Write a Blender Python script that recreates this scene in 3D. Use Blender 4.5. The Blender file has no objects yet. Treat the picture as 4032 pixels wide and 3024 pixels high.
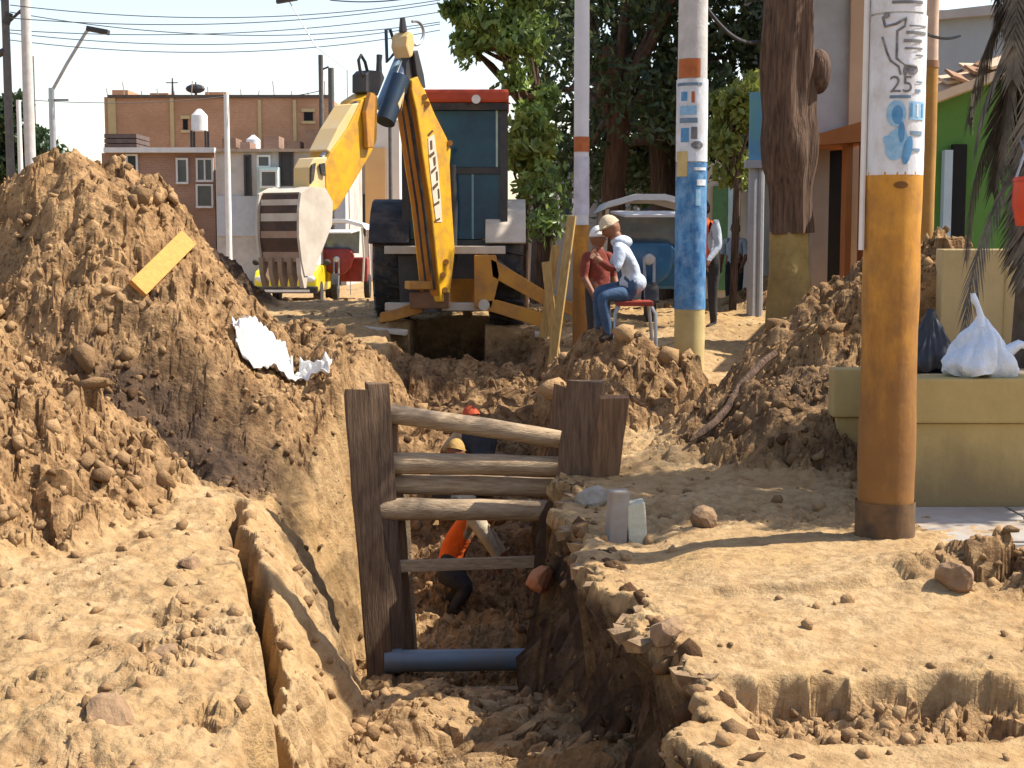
import bpy, bmesh, math, random
import numpy as np
from mathutils import Vector, Matrix, noise as MN

random.seed(7)
RNG = np.random.default_rng(11)
S = bpy.context.scene
C = S.collection

# ------------------------------------------------------------------ camera, sky, sun, exposure
F, ZC, PITCH = 1450.0, 1.75, math.atan(144 / 1450.0)
cam = bpy.data.objects.new('camera', bpy.data.cameras.new('camera'))
C.objects.link(cam)
cam.location = (0, 0, ZC)
cam.rotation_euler = (math.pi / 2 - PITCH, 0, 0)
cam.data.sensor_width = 36
cam.data.lens = F * 36 / 1024
cam.data.clip_start = 0.05
cam.data.clip_end = 5000
S.camera = cam

SUN = Vector((0.72, 0.08, 0.92)).normalized()
w = bpy.data.worlds.new('World'); S.world = w; w.use_nodes = True
nt = w.node_tree
sky = nt.nodes.new('ShaderNodeTexSky'); sky.sky_type = 'NISHITA'; sky.sun_disc = False
sky.sun_elevation = math.asin(SUN.z)
sky.sun_rotation = math.atan2(SUN.x, SUN.y)
sky.air_density = 1.2; sky.dust_density = 1.0; sky.ozone_density = 1.0
hz = nt.nodes.new('ShaderNodeMix'); hz.data_type = 'RGBA'; hz.blend_type = 'MULTIPLY'; hz.inputs[0].default_value = 1.0
hz.inputs[7].default_value = (1.08, 0.965, 0.945, 1)      # dusty air: a touch less green
nt.links.new(sky.outputs[0], hz.inputs[6]); nt.links.new(hz.outputs[2], nt.nodes['Background'].inputs[0])
nt.nodes['Background'].inputs[1].default_value = 0.138
sun = bpy.data.objects.new('sun', bpy.data.lights.new('sun', 'SUN')); C.objects.link(sun)
sun.data.energy = 5.0; sun.data.angle = math.radians(0.5); sun.data.color = (1.0, 0.94, 0.84)
sun.rotation_euler = SUN.to_track_quat('Z', 'Y').to_euler()
sun.location = SUN * 60
S.view_settings.view_transform = 'Standard'; S.view_settings.look = 'None'
S.view_settings.exposure = 0.86; S.view_settings.gamma = 1.0
S.view_settings.use_curve_mapping = False
S.cycles.max_bounces = 5

# ------------------------------------------------------------------ helpers
cT, sT = math.cos(PITCH), math.sin(PITCH)
def P(px, py, D):
    """world point at ground distance D that the measured picture position stands for"""
    t = (384 - py) / F
    dz = D * (t * cT - sT) / (cT + t * sT)
    depth = D * cT - dz * sT
    return Vector(((px - 512) / F * depth, D, ZC + dz))

MATS = {}
def mat(name, a, b=None, rough=0.85, scale=6.0, bump=0.0, bscale=30.0, metallic=0.0, stretch=None, spec=0.3,
        dirt=None, dirt_amt=0.5, dirt_scale=2.0, coat=0.0, detail=5.0):
    if name in MATS: return MATS[name]
    m = bpy.data.materials.new(name); m.use_nodes = True
    t = m.node_tree; n = t.nodes; l = t.links
    p = n['Principled BSDF']
    p.inputs['Roughness'].default_value = rough; p.inputs['Metallic'].default_value = metallic
    p.inputs['Specular IOR Level'].default_value = spec
    p.inputs['Coat Weight'].default_value = coat
    tc = n.new('ShaderNodeTexCoord'); mp = n.new('ShaderNodeMapping')
    l.new(tc.outputs['Object'], mp.inputs[0])
    if stretch: mp.inputs['Scale'].default_value = stretch
    b = b or tuple(c * 0.7 for c in a)
    nz = n.new('ShaderNodeTexNoise'); nz.inputs['Scale'].default_value = scale; nz.inputs['Detail'].default_value = detail
    nz.inputs['Roughness'].default_value = 0.65
    l.new(mp.outputs[0], nz.inputs['Vector'])
    mr = n.new('ShaderNodeMapRange'); mr.inputs[1].default_value = 0.32; mr.inputs[2].default_value = 0.68
    l.new(nz.outputs[0], mr.inputs[0])
    mx = n.new('ShaderNodeMix'); mx.data_type = 'RGBA'
    mx.inputs[6].default_value = (*a, 1); mx.inputs[7].default_value = (*b, 1)
    l.new(mr.outputs[0], mx.inputs[0])
    out = mx.outputs[2]
    if dirt:
        nd = n.new('ShaderNodeTexNoise'); nd.inputs['Scale'].default_value = dirt_scale; nd.inputs['Detail'].default_value = 8
        nd.inputs['Roughness'].default_value = 0.7
        l.new(tc.outputs['Object'], nd.inputs['Vector'])
        md = n.new('ShaderNodeMapRange'); md.inputs[1].default_value = 0.45; md.inputs[2].default_value = 0.7
        md.inputs[4].default_value = dirt_amt
        l.new(nd.outputs[0], md.inputs[0])
        m2 = n.new('ShaderNodeMix'); m2.data_type = 'RGBA'
        l.new(md.outputs[0], m2.inputs[0]); l.new(out, m2.inputs[6]); m2.inputs[7].default_value = (*dirt, 1)
        out = m2.outputs[2]
    l.new(out, p.inputs['Base Color'])
    if bump:
        nb = n.new('ShaderNodeTexNoise'); nb.inputs['Scale'].default_value = bscale; nb.inputs['Detail'].default_value = 4
        l.new(mp.outputs[0], nb.inputs['Vector'])
        bp = n.new('ShaderNodeBump'); bp.inputs['Strength'].default_value = bump; bp.inputs['Distance'].default_value = 0.02
        l.new(nb.outputs[0], bp.inputs['Height']); l.new(bp.outputs[0], p.inputs['Normal'])
    MATS[name] = m
    return m

def leaf_mat(name, a, b):
    if name in MATS: return MATS[name]
    m = mat(name, a, b, rough=0.38, scale=4.5, spec=0.5, detail=1)
    t = m.node_tree; p = t.nodes['Principled BSDF']
    tr = t.nodes.new('ShaderNodeBsdfTranslucent'); mx = t.nodes.new('ShaderNodeMixShader')
    mx.inputs[0].default_value = 0.42
    src = p.inputs['Base Color'].links[0].from_socket
    t.links.new(src, tr.inputs[0])
    t.links.new(p.outputs[0], mx.inputs[1]); t.links.new(tr.outputs[0], mx.inputs[2])
    t.links.new(mx.outputs[0], t.nodes['Material Output'].inputs[0])
    return m

def thing(name, loc, label, cat, group=None):
    o = bpy.data.objects.new(name, None); C.objects.link(o)
    o.location = loc; o.empty_display_size = 0.2
    o['label'] = label; o['category'] = cat
    if group: o['group'] = group
    return o
def tag(o, label, cat, group=None):
    o['label'] = label; o['category'] = cat
    if group: o['group'] = group
    return o

class MB:
    """collects shapes in world coordinates, then links ONE mesh object"""
    def __init__(s): s.v = []; s.f = []
    def add(s, vs, fs):
        k = len(s.v); s.v += [tuple(v) for v in vs]; s.f += [tuple(i + k for i in f) for f in fs]; return s
    def obox(s, c, X, Y, Z):
        """box by centre and three half-axis vectors"""
        c, X, Y, Z = Vector(c), Vector(X), Vector(Y), Vector(Z)
        vs = [c + a * X + b * Y + d * Z for d in (-1, 1) for b in (-1, 1) for a in (-1, 1)]
        return s.add(vs, [(0, 2, 3, 1), (4, 5, 7, 6), (0, 1, 5, 4), (2, 6, 7, 3), (0, 4, 6, 2), (1, 3, 7, 5)])
    def box(s, x0, x1, y0, y1, z0, z1):
        return s.obox(((x0 + x1) / 2, (y0 + y1) / 2, (z0 + z1) / 2), ((x1 - x0) / 2, 0, 0), (0, (y1 - y0) / 2, 0), (0, 0, (z1 - z0) / 2))
    def beam(s, a, b, wid, thk, side=None):
        """rectangular beam from a to b; side = direction of its width"""
        a, b = Vector(a), Vector(b); d = (b - a); L = d.length; d = d / L
        sd = Vector(side) if side else d.cross(Vector((0, 0, 1)))
        if sd.length < 1e-4: sd = Vector((1, 0, 0))
        sd = (sd - d * sd.dot(d)).normalized(); n = d.cross(sd)
        return s.obox((a + b) / 2, sd * wid / 2, n * thk / 2, d * L / 2)
    def tube(s, pts, r, n=10, cap=True):
        pts = [Vector(p) for p in pts]
        rs = r if isinstance(r, (list, tuple)) else [r] * len(pts)
        k = len(s.v); u = None
        for i, p in enumerate(pts):
            d = (pts[min(i + 1, len(pts) - 1)] - pts[max(i - 1, 0)]).normalized()
            if u is None:
                u = d.orthogonal().normalized()
            u = (u - d * u.dot(d)).normalized(); v = d.cross(u)
            for j in range(n):
                a = 2 * math.pi * j / n
                s.v.append(tuple(p + (u * math.cos(a) + v * math.sin(a)) * rs[i]))
        m = len(pts)
        for i in range(m - 1):
            for j in range(n):
                s.f.append((k + i * n + j, k + i * n + (j + 1) % n, k + (i + 1) * n + (j + 1) % n, k + (i + 1) * n + j))
        if cap:
            s.f.append(tuple(k + j for j in reversed(range(n)))); s.f.append(tuple(k + (m - 1) * n + j for j in range(n)))
        return s
    def prism(s, poly, ext):
        """polygon (list of 3D points) extruded by vector ext"""
        ext = Vector(ext); n = len(poly); poly = [Vector(p) for p in poly]
        vs = poly + [p + ext for p in poly]
        fs = [tuple(range(n)), tuple(reversed(range(n, 2 * n)))]
        fs += [(i, i + n, (i + 1) % n + n, (i + 1) % n) for i in range(n)]
        return s.add(vs, fs)
    def blob(s, c, rx, ry, rz, nu=12, nv=8, fn=None, R=None):
        c = Vector(c); vs = []; fs = []
        for i in range(nv + 1):
            th = math.pi * i / nv
            for j in range(nu):
                ph = 2 * math.pi * j / nu
                d = Vector((math.sin(th) * math.cos(ph), math.sin(th) * math.sin(ph), math.cos(th)))
                q = Vector((d.x * rx, d.y * ry, d.z * rz))
                if fn: q = fn(q, d)
                if R: q = R @ q
                vs.append(c + q)
        for i in range(nv):
            for j in range(nu):
                fs.append((i * nu + j, (i + 1) * nu + j, (i + 1) * nu + (j + 1) % nu, i * nu + (j + 1) % nu))
        return s.add(vs, fs)
    def build(s, name, m, parent=None, smooth=False, bevel=0.0, label=None):
        me = bpy.data.meshes.new(name); me.from_pydata(s.v, [], s.f); me.validate()
        bm = bmesh.new(); bm.from_mesh(me)
        bmesh.ops.remove_doubles(bm, verts=bm.verts, dist=1e-5)
        bmesh.ops.recalc_face_normals(bm, faces=bm.faces)
        if bevel:
            es = [e for e in bm.edges if len(e.link_faces) == 2 and e.calc_face_angle(0) > 0.6]
            bmesh.ops.bevel(bm, geom=es, offset=bevel, segments=2, affect='EDGES', profile=0.6)
        bm.to_mesh(me); bm.free()
        if smooth:
            me.polygons.foreach_set('use_smooth', [True] * len(me.polygons))
            me.set_sharp_from_angle(angle=math.radians(40))
        me.materials.append(m)
        o = bpy.data.objects.new(name, me); C.objects.link(o)
        if parent:
            o.parent = parent
            o.matrix_parent_inverse = parent_world(parent).inverted()
        if label: o['label'] = label
        return o
def parent_world(o):
    M = Matrix.LocRotScale(o.location, o.rotation_euler, o.scale)
    return parent_world(o.parent) @ o.matrix_parent_inverse @ M if o.parent else M

# ------------------------------------------------------------------ noise (numpy)
def hsh(ix, iy, iz, seed):
    h = (ix.astype(np.int64) * 374761393 + iy.astype(np.int64) * 668265263 + iz.astype(np.int64) * 2147483647 + seed * 974634777) & 0xFFFFFFFF
    h = ((h ^ (h >> 13)) * 1274126177) & 0xFFFFFFFF
    h = ((h ^ (h >> 16)) * 2246822519) & 0xFFFFFFFF
    return ((h ^ (h >> 15)) & 0xFFFFFF) / float(0xFFFFFF)
def vnoise(x, y, z, seed=0):
    x0, y0, z0 = np.floor(x), np.floor(y), np.floor(z)
    fx, fy, fz = x - x0, y - y0, z - z0
    ux, uy, uz = [f * f * f * (f * (f * 6 - 15) + 10) for f in (fx, fy, fz)]
    r = 0
    for a in (0, 1):
        for b in (0, 1):
            for c in (0, 1):
                r = r + hsh(x0 + a, y0 + b, z0 + c, seed) * (ux if a else 1 - ux) * (uy if b else 1 - uy) * (uz if c else 1 - uz)
    return r * 2 - 1
def fbm(x, y, z, oct=4, seed=0, gain=0.5):
    r = 0; a = 1.0; f = 1.0
    for i in range(oct):
        r = r + a * vnoise(x * f + 13.7 * i, y * f - 7.3 * i, z * f + 3.1 * i, seed + i); a *= gain; f *= 2.03
    return r
def worley(x, y, seed=0):
    x0, y0 = np.floor(x), np.floor(y)
    f1 = np.full(x.shape, 9.0); f2 = np.full(x.shape, 9.0); hid = np.zeros(x.shape)
    zz = np.zeros_like(x0)
    for a in (-1, 0, 1):
        for b in (-1, 0, 1):
            cx, cy = x0 + a, y0 + b
            px = cx + hsh(cx, cy, zz, seed); py = cy + hsh(cx, cy, zz, seed + 5)
            d = np.hypot(x - px, y - py)
            m = d < f1
            f2 = np.where(m, f1, np.minimum(f2, d)); f1 = np.where(m, d, f1)
            hid = np.where(m, hsh(cx, cy, zz, seed + 9), hid)
    return f1, f2, hid
def facets(x, y, seed=0):
    """broken lumps: every cell a plane of its own height and tilt"""
    x0, y0 = np.floor(x), np.floor(y); f1 = np.full(x.shape, 9.0); out = np.zeros(x.shape); zz = np.zeros_like(x0)
    for a in (-1, 0, 1):
        for b in (-1, 0, 1):
            cx, cy = x0 + a, y0 + b
            dx = x - cx - hsh(cx, cy, zz, seed); dy = y - cy - hsh(cx, cy, zz, seed + 5)
            d = dx * dx + dy * dy; m = d < f1
            h = hsh(cx, cy, zz, seed + 9) * 1.3 - .65 + (hsh(cx, cy, zz, seed + 11) - .5) * 1.7 * dx + (hsh(cx, cy, zz, seed + 13) - .5) * 1.7 * dy - .9 * d
            out = np.where(m, h, out); f1 = np.where(m, d, f1)
    return out
def sstep(t): t = np.clip(t, 0, 1); return t * t * (3 - 2 * t)

# ------------------------------------------------------------------ ground with the trench and the spoil heaps
# heaps: centre x, y, height, slope left/right, slope towards/away, ridge rounding, moisture
HEAPS = [
    (-3.75, 12.9, 2.52, 0.86, 1.18, 0.16, 0.15),
    (-6.4, 13.3, 1.62, 0.30, 1.00, 0.40, 0.2),
    (-4.15, 9.1, 1.80, 1.00, 0.9, 0.25, 0.2),
    (-5.6, 21.5, 2.15, 0.75, 0.8, 0.35, 0.95),
    (-4.3, 20.5, 1.05, 0.9, 0.8, 0.35, 0.9),
    (3.75, 13.6, 1.60, 0.85, 0.70, 0.25, 0.4),
    (1.55, 11.3, 0.24, 0.36, 0.42, 0.25, 0.45),
    (3.6, 12.6, 1.75, 0.82, 0.95, 0.2, 0.3),
    (2.35, 11.5, 0.72, 0.60, 0.62, 0.25, 0.5),
    (1.18, 14.1, 0.84, 1.3, 0.9, 0.12, 0.3),
    (1.0, 14.85, 0.82, 1.5, 0.9, 0.40, 0.3),
    (4.2, 22.5, 1.30, 0.6, 0.6, 0.3, 0.1),
    (2.35, 6.9, 0.24, 0.35, 0.5, 0.1, 0.35),
    (3.0, 6.2, 0.20, 0.25, 0.35, 0.1, 0.4),
    (-2.3, 16.0, 0.85, 0.6, 0.6, 0.3, 0.3),
]
XL = ([3, 4.8, 5.5, 6.19, 6.86, 7.93, 9.2, 9.8, 10.4, 11, 12, 18], [-.6, -.75, -.876, -1.0, -1.15, -1.43, -1.78, -1.92, -2.0, -1.85, -1.45, -1.4])
WL = ([3, 5.0, 6.5, 8.0, 9.2, 10.3, 11, 12, 18], [.12, .16, .32, .62, .86, .90, .72, .35, .35])
XR = ([3, 4.8, 5.3, 6.3, 8, 9.4, 10.5, 12, 18], [.72, .72, .68, .58, .44, .34, .42, .42, .5])
FLOOR = ([3, 7.0, 7.8, 8.5, 9.0, 9.4, 10.1, 13.0, 15, 16.8, 17.6], [-.66, -.70, -.76, -1.0, -1.26, -1.44, -1.56, -1.5, -.5, .42, .72])
BASEZ = ([-50, 12, 14.5, 17.0, 17.8, 24, 32, 60, 3000], [0, 0, .1, .55, .72, .72, .15, .1, .1])

def heaps(x, y):
    z = np.full(x.shape, -9.0); wet_shade = np.zeros(x.shape)
    wx = fbm(x * 0.9, y * 0.9, x * 0, 3, 40) * 0.28; wy = fbm(x * 0.9, y * 0.9, x * 0 + 5, 3, 45) * 0.28
    for (cx, cy, h, sx, sy, r0, wt) in HEAPS:
        d = np.sqrt(((x + wx - cx) * sx) ** 2 + ((y + wy - cy) * sy) ** 2 + (r0 * max(sx, sy)) ** 2) - r0 * max(sx, sy)
        hz = h - d
        wet_shade = np.where(hz > z, wt, wet_shade); z = np.maximum(z, hz)
    return z, wet_shade

def terrain(x, y, fine=True):
    base = np.interp(y, *BASEZ)
    base = base + 0.06 * fbm(x * 0.6, y * 0.6, x * 0, 3, 3)
    hz, wet_shade = heaps(x, y)
    hz = np.where((x > 2.75) & (y > 8.8) & (y < 12.15), np.minimum(hz, .55 + 2.5 * np.maximum(0, 3.25 - x) * (y > 10.7)), hz)
    onheap = sstep((hz - base + 0.10) / 0.35)
    k = 0.12
    z = np.maximum(base, hz) + 0.25 * k * np.maximum(k - np.abs(base - hz), 0) / k
    wet_shade = wet_shade * onheap
    near = sstep((26 - y) / 6)
    # step and shallow ditch on the right bank
    sx = sstep((x - 0.75) / 0.3)
    wob = 0.10 * fbm(x * 2.1, y * 0 + 2, x * 0, 3, 21)
    ditch = sstep((y + wob - 5.02) / 0.10) * sstep((5.66 + wob + .05 * facets(x * 5, x * 0 + .5, 22) - y) / 0.06)
    z = z - 0.15 * ditch * sx
    onheap = np.maximum(onheap, 0.75 * ditch * sx)
    # a low earth step in the right bank further off
    st = sstep((y + wob * 1.2 - 6.95) / 0.05) * sx * sstep((9 - y) / 1)
    z = z + 0.05 * st
    # bank top left: rough patches
    rp = sstep((fbm(x * 0.8, y * 0.8, x * 0, 3, 60) - 0.05) / 0.35) * (x < -0.5) * sstep((12 - y) / 2)
    onheap = np.maximum(onheap, 0.55 * rp)
    # trench
    ew = 0.05 * fbm(y * 2.2, y * 0, x * 0, 4, 31) + .025 * facets(y * 7, y * 0 + .5, 36); er = 0.10 * fbm(y * 2.4, y * 0 + 9, x * 0, 4, 33) + .06 * facets(y * 4.5, y * 0 + .5, 37) + .03 * facets(y * 13, y * 0 + .5, 38)
    xl = np.interp(y, *XL) - .07 + ew; wl = np.interp(y, *WL); xr = np.interp(y, *XR) + er
    fl = np.interp(y, *FLOOR) + 0.07 * fbm(x * 2.2, y * 2.2, x * 0, 3, 35)
    fl = fl + 0.16 * np.exp(-(((x + .75) / .42) ** 2 + ((y - 8.7) / .75) ** 2)) + 0.05 * np.exp(-(((x - .15) / .3) ** 2 + ((y - 8.4) / .9) ** 2))
    a = np.clip((x - xl) / wl, 0, 1); b = np.clip((xr - x) / (0.15 + 0.04 * np.sin(y * 5)), 0, 1)
    a = a ** np.interp(y, [5, 7, 8.5, 11, 13], [.9, 1.2, 1.9, 1.9, 1.0]); b = np.where(b < .4, b * 0.5, 0.2 + (b - .4) / .6 * 0.8)
    f = np.minimum(a, b) * sstep((17.8 - y) / 1.0)
    zt = z * (1 - f) + np.minimum(fl, z) * f
    inside = sstep(f * 6) * (y < 17.5)
    onheap = onheap * (1 - inside) + inside * np.where(y > 12.5, 0.9, np.where(a < b, 0.20, 0.55))
    floorf = sstep((f - 0.9) / 0.1)
    onheap = np.maximum(onheap, floorf * 0.6 * inside)
    wet_shade = wet_shade * (1 - inside) + inside * np.where(y > 13, 0.35, np.where((x > (xl + xr) / 2 + .35) & (f < .93), 0.85, 0.10))  # shade of the right trench wall painted in as darker soil
    # pit shaped under the back of the machine for shade, painted darker too
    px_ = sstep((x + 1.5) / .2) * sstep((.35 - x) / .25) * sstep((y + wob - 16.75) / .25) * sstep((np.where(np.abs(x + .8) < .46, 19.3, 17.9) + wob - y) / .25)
    zt = zt - 0.95 * px_; wet_shade = np.maximum(wet_shade, px_ * 1.2); onheap = np.maximum(onheap, .9 * sstep(px_ * 4))
    # fissure behind the edge of the near left bank
    cr = np.exp(-((x - xl - 0.015 - 0.02 * vnoise(y * 6, y * 0, y * 0, 8)) / 0.042) ** 2) * sstep((y - 4.2) / .5) * sstep((9.7 - y) / .6)
    zt = zt - 0.75 * cr
    # hollow left between heap and bank, its shade painted as darker soil
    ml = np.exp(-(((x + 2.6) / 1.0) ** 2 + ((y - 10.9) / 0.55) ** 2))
    wet_shade = np.maximum(wet_shade, ml * 1.3 * (1 - inside)); onheap = np.maximum(onheap, np.clip(ml * 1.5, 0, .8) * (1 - inside))
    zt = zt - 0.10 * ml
    if fine:
        gap = 0.35
        wx = x + 0.06 * fbm(x * 5, y * 5, zt * 5, 2, 70); wy = y + 0.06 * fbm(x * 5, y * 5, zt * 5, 2, 75)
        k1 = facets(wx * 3.6, wy * 3.6, 80); k2 = facets(wx * 8.0 + 3, wy * 8.0, 90); k3 = facets(wx * 19, wy * 19 + 7, 95)
        mid = fbm(x * 2.6, y * 2.6, zt * 2.6, 4, 100)
        fin = fbm(x * 14, y * 14, zt * 14, 3, 110)
        big = sstep((vnoise(x * 1.3, y * 1.3, zt, 66) + .35) / .7)
        rr = onheap * near
        slump = sstep((vnoise(x * .9 + 4, y * .9, zt * .5, 68) + .45) / .6); sm3 = sstep((vnoise(x * 2.3, y * 2.3, zt, 69) + .5) / .8)
        zt = zt + rr * (0.13 * k1 * big * slump + 0.070 * k2 * (.25 + .75 * slump) + 0.036 * k3 * sm3 + 0.10 * mid + 0.012 * fin)
        sp = sstep((vnoise(x * 1.1, y * 1.1, zt, 67) - .05) / .5)
        fl_r = 1 - .6 * sstep((x - .55) / .2) * sstep((9 - y) / 1)
        zt = zt + (1 - rr) * fl_r * (0.030 * mid + 0.012 * fin + (0.022 * k2 + .014 * k3) * sp + .004 * k3)
    return zt, wet_shade, onheap, inside

def ground_z(x, y):
    a, b, c, d = terrain(np.array([float(x)]), np.array([float(y)]))
    return float(a[0])

def hit(px, py, d0=4.3, d1=26.0):
    """where the measured picture position meets the earth"""
    ds = np.linspace(d0, d1, 900); pts = [P(px, py, d) for d in ds]
    z = terrain(np.array([p.x for p in pts]), ds, False)[0]
    for p, q in zip(pts, z):
        if p.z <= q: return Vector((p.x, p.y, ground_z(p.x, p.y)))
    return pts[-1]

def make_ground():
    ys = [-60, -25, -10, -4, -1, 1, 2, 2.8, 3.4, 3.8]
    y = 4.1
    while y < 1800:
        ys.append(y)
        y += 0.0155 if y < 7 else 0.019 if y < 10 else 0.021 if y < 15 else 0.028 if y < 18.5 else 0.06 if y < 25 else y * 0.012 if y < 70 else y * 0.08
    ys = np.array(ys)
    u = np.concatenate([[-4, -2.2, -1.3, -.9, -.7], np.linspace(-.52, .52, 800), [.7, .9, 1.3, 2.2, 4]])
    Y, U = np.meshgrid(ys, u, indexing='ij')
    X = U * (np.maximum(Y, 3.5) + 1.0)
    x, y = X.ravel(), Y.ravel()
    z, wet_shade, rough, inside = terrain(x, y)
    # lumps that push sideways out of the cut faces
    n1 = fbm(x * 0 + y * 3.5, z * 3.0, x * 2, 4, 130) * 0.06 + fbm(y * 11, z * 9, x * 8, 3, 140) * 0.02
    strata = 0.012 * np.sin(z * 38 + 4 * vnoise(y, z, x, 150))
    tr = inside * sstep((-0.05 - z + np.interp(y, *BASEZ)) * 4) * sstep((z + 1.35) * 5)
    xo = x + tr * (n1 + strata) * np.where(x > -0.4, 1.5, 0.5)
    zr = z - np.interp(y, *BASEZ); rw = inside * (x > -.15) * (y < 10.6)
    xo = xo + rw * (0.17 * sstep((-.05 - zr) / .10) - 0.14 * sstep((-.35 - zr) / .6)) + rw * tr * .03 * facets(y * 5, z * 5, 160) + rw * tr * .018 * facets(y * 14, z * 14, 161)
    xo = xo + inside * (x < -.15) * tr * (.018 * facets(y * 3.2, z * 2.2, 162) + .006 * np.sin(y * 34 + 3 * vnoise(y, z, x, 163)))
    nr, nc = len(ys), len(u)
    me = bpy.data.meshes.new('ground')
    me.vertices.add(nr * nc)
    me.vertices.foreach_set('co', np.stack([xo, y, z], 1).astype(np.float32).ravel())
    i = np.arange(nr - 1)[:, None] * nc + np.arange(nc - 1)[None, :]
    q = np.stack([i, i + 1, i + nc + 1, i + nc], -1).reshape(-1, 4)
    me.loops.add(q.size); me.polygons.add(len(q))
    me.loops.foreach_set('vertex_index', q.astype(np.int32).ravel())
    me.polygons.foreach_set('loop_start', np.arange(0, q.size, 4, dtype=np.int32))
    me.polygons.foreach_set('use_smooth', rough[q[:, 0]] < .35)
    me.update(calc_edges=True)
    at = me.attributes.new('moist_shade', 'FLOAT', 'POINT'); at.data.foreach_set('value', np.clip(wet_shade, 0, 1.2).astype(np.float32))  # soil moisture together with the shade painted into the soil colour
    at = me.attributes.new('loose', 'FLOAT', 'POINT'); at.data.foreach_set('value', rough.astype(np.float32))
    o = bpy.data.objects.new('ground', me); C.objects.link(o)
    o['kind'] = 'structure'
    return o

def dirt_mat(name, use_attr=True):
    m = bpy.data.materials.new(name); m.use_nodes = True
    t = m.node_tree; n = t.nodes; l = t.links; p = n['Principled BSDF']
    p.inputs['Roughness'].default_value = 0.95; p.inputs['Specular IOR Level'].default_value = 0.1
    tc = n.new('ShaderNodeTexCoord')
    def noise(sc, det=6, ro=.6):
        q = n.new('ShaderNodeTexNoise'); q.inputs['Scale'].default_value = sc; q.inputs['Detail'].default_value = det; q.inputs['Roughness'].default_value = ro
        l.new(tc.outputs['Object'], q.inputs['Vector']); return q.outputs[0]
    def ramp(s, lo, hi, a=0., b=1.):
        q = n.new('ShaderNodeMapRange'); q.inputs[1].default_value = lo; q.inputs[2].default_value = hi; q.inputs[3].default_value = a; q.inputs[4].default_value = b
        l.new(s, q.inputs[0]); return q.outputs[0]
    def mix(fac, a, b):
        q = n.new('ShaderNodeMix'); q.data_type = 'RGBA'; l.new(fac, q.inputs[0])
        for k, c in ((6, a), (7, b)):
            if isinstance(c, tuple): q.inputs[k].default_value = (*c, 1)
            else: l.new(c, q.inputs[k])
        return q.outputs[2]
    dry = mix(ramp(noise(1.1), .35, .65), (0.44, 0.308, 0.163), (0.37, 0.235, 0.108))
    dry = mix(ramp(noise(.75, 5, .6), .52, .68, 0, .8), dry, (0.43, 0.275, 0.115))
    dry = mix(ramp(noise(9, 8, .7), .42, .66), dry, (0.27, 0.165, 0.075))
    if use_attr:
        at = n.new('ShaderNodeAttribute'); at.attribute_name = 'moist_shade'
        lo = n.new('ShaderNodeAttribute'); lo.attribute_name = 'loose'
        wet_shade_col = mix(ramp(noise(3.3, 7, .7), .35, .65), (0.105, 0.066, 0.040), (0.05, 0.033, 0.023))
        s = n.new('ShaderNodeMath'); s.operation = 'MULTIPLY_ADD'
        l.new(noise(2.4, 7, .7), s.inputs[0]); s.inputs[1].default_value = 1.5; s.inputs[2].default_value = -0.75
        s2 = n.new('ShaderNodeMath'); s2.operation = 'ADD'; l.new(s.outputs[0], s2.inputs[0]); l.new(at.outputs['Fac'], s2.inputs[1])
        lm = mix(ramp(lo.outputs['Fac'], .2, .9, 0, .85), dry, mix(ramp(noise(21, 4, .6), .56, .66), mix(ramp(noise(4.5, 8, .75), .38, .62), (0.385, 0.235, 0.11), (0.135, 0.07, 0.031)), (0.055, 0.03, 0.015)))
        col = mix(ramp(s2.outputs[0], .22, .85), lm, wet_shade_col)
    else:
        oi = n.new('ShaderNodeObjectInfo')
        geo = n.new('ShaderNodeAttribute'); geo.attribute_name = 'tone'
        col = mix(geo.outputs['Fac'], (0.36, 0.225, 0.11), (0.085, 0.046, 0.023))
    l.new(col, p.inputs['Base Color'])
    b1 = n.new('ShaderNodeBump'); b1.inputs['Strength'].default_value = 0.7; b1.inputs['Distance'].default_value = 0.02
    b1.inputs['Distance'].default_value = 0.05
    am = n.new('ShaderNodeMath'); am.operation = 'MULTIPLY_ADD'; l.new(noise(38, 6, .7), am.inputs[0]); am.inputs[1].default_value = .45
    l.new(noise(11, 5, .6), am.inputs[2]); l.new(am.outputs[0], b1.inputs['Height']); l.new(b1.outputs[0], p.inputs['Normal'])
    return m

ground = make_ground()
ground.data.materials.append(dirt_mat('dug_earth'))

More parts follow.
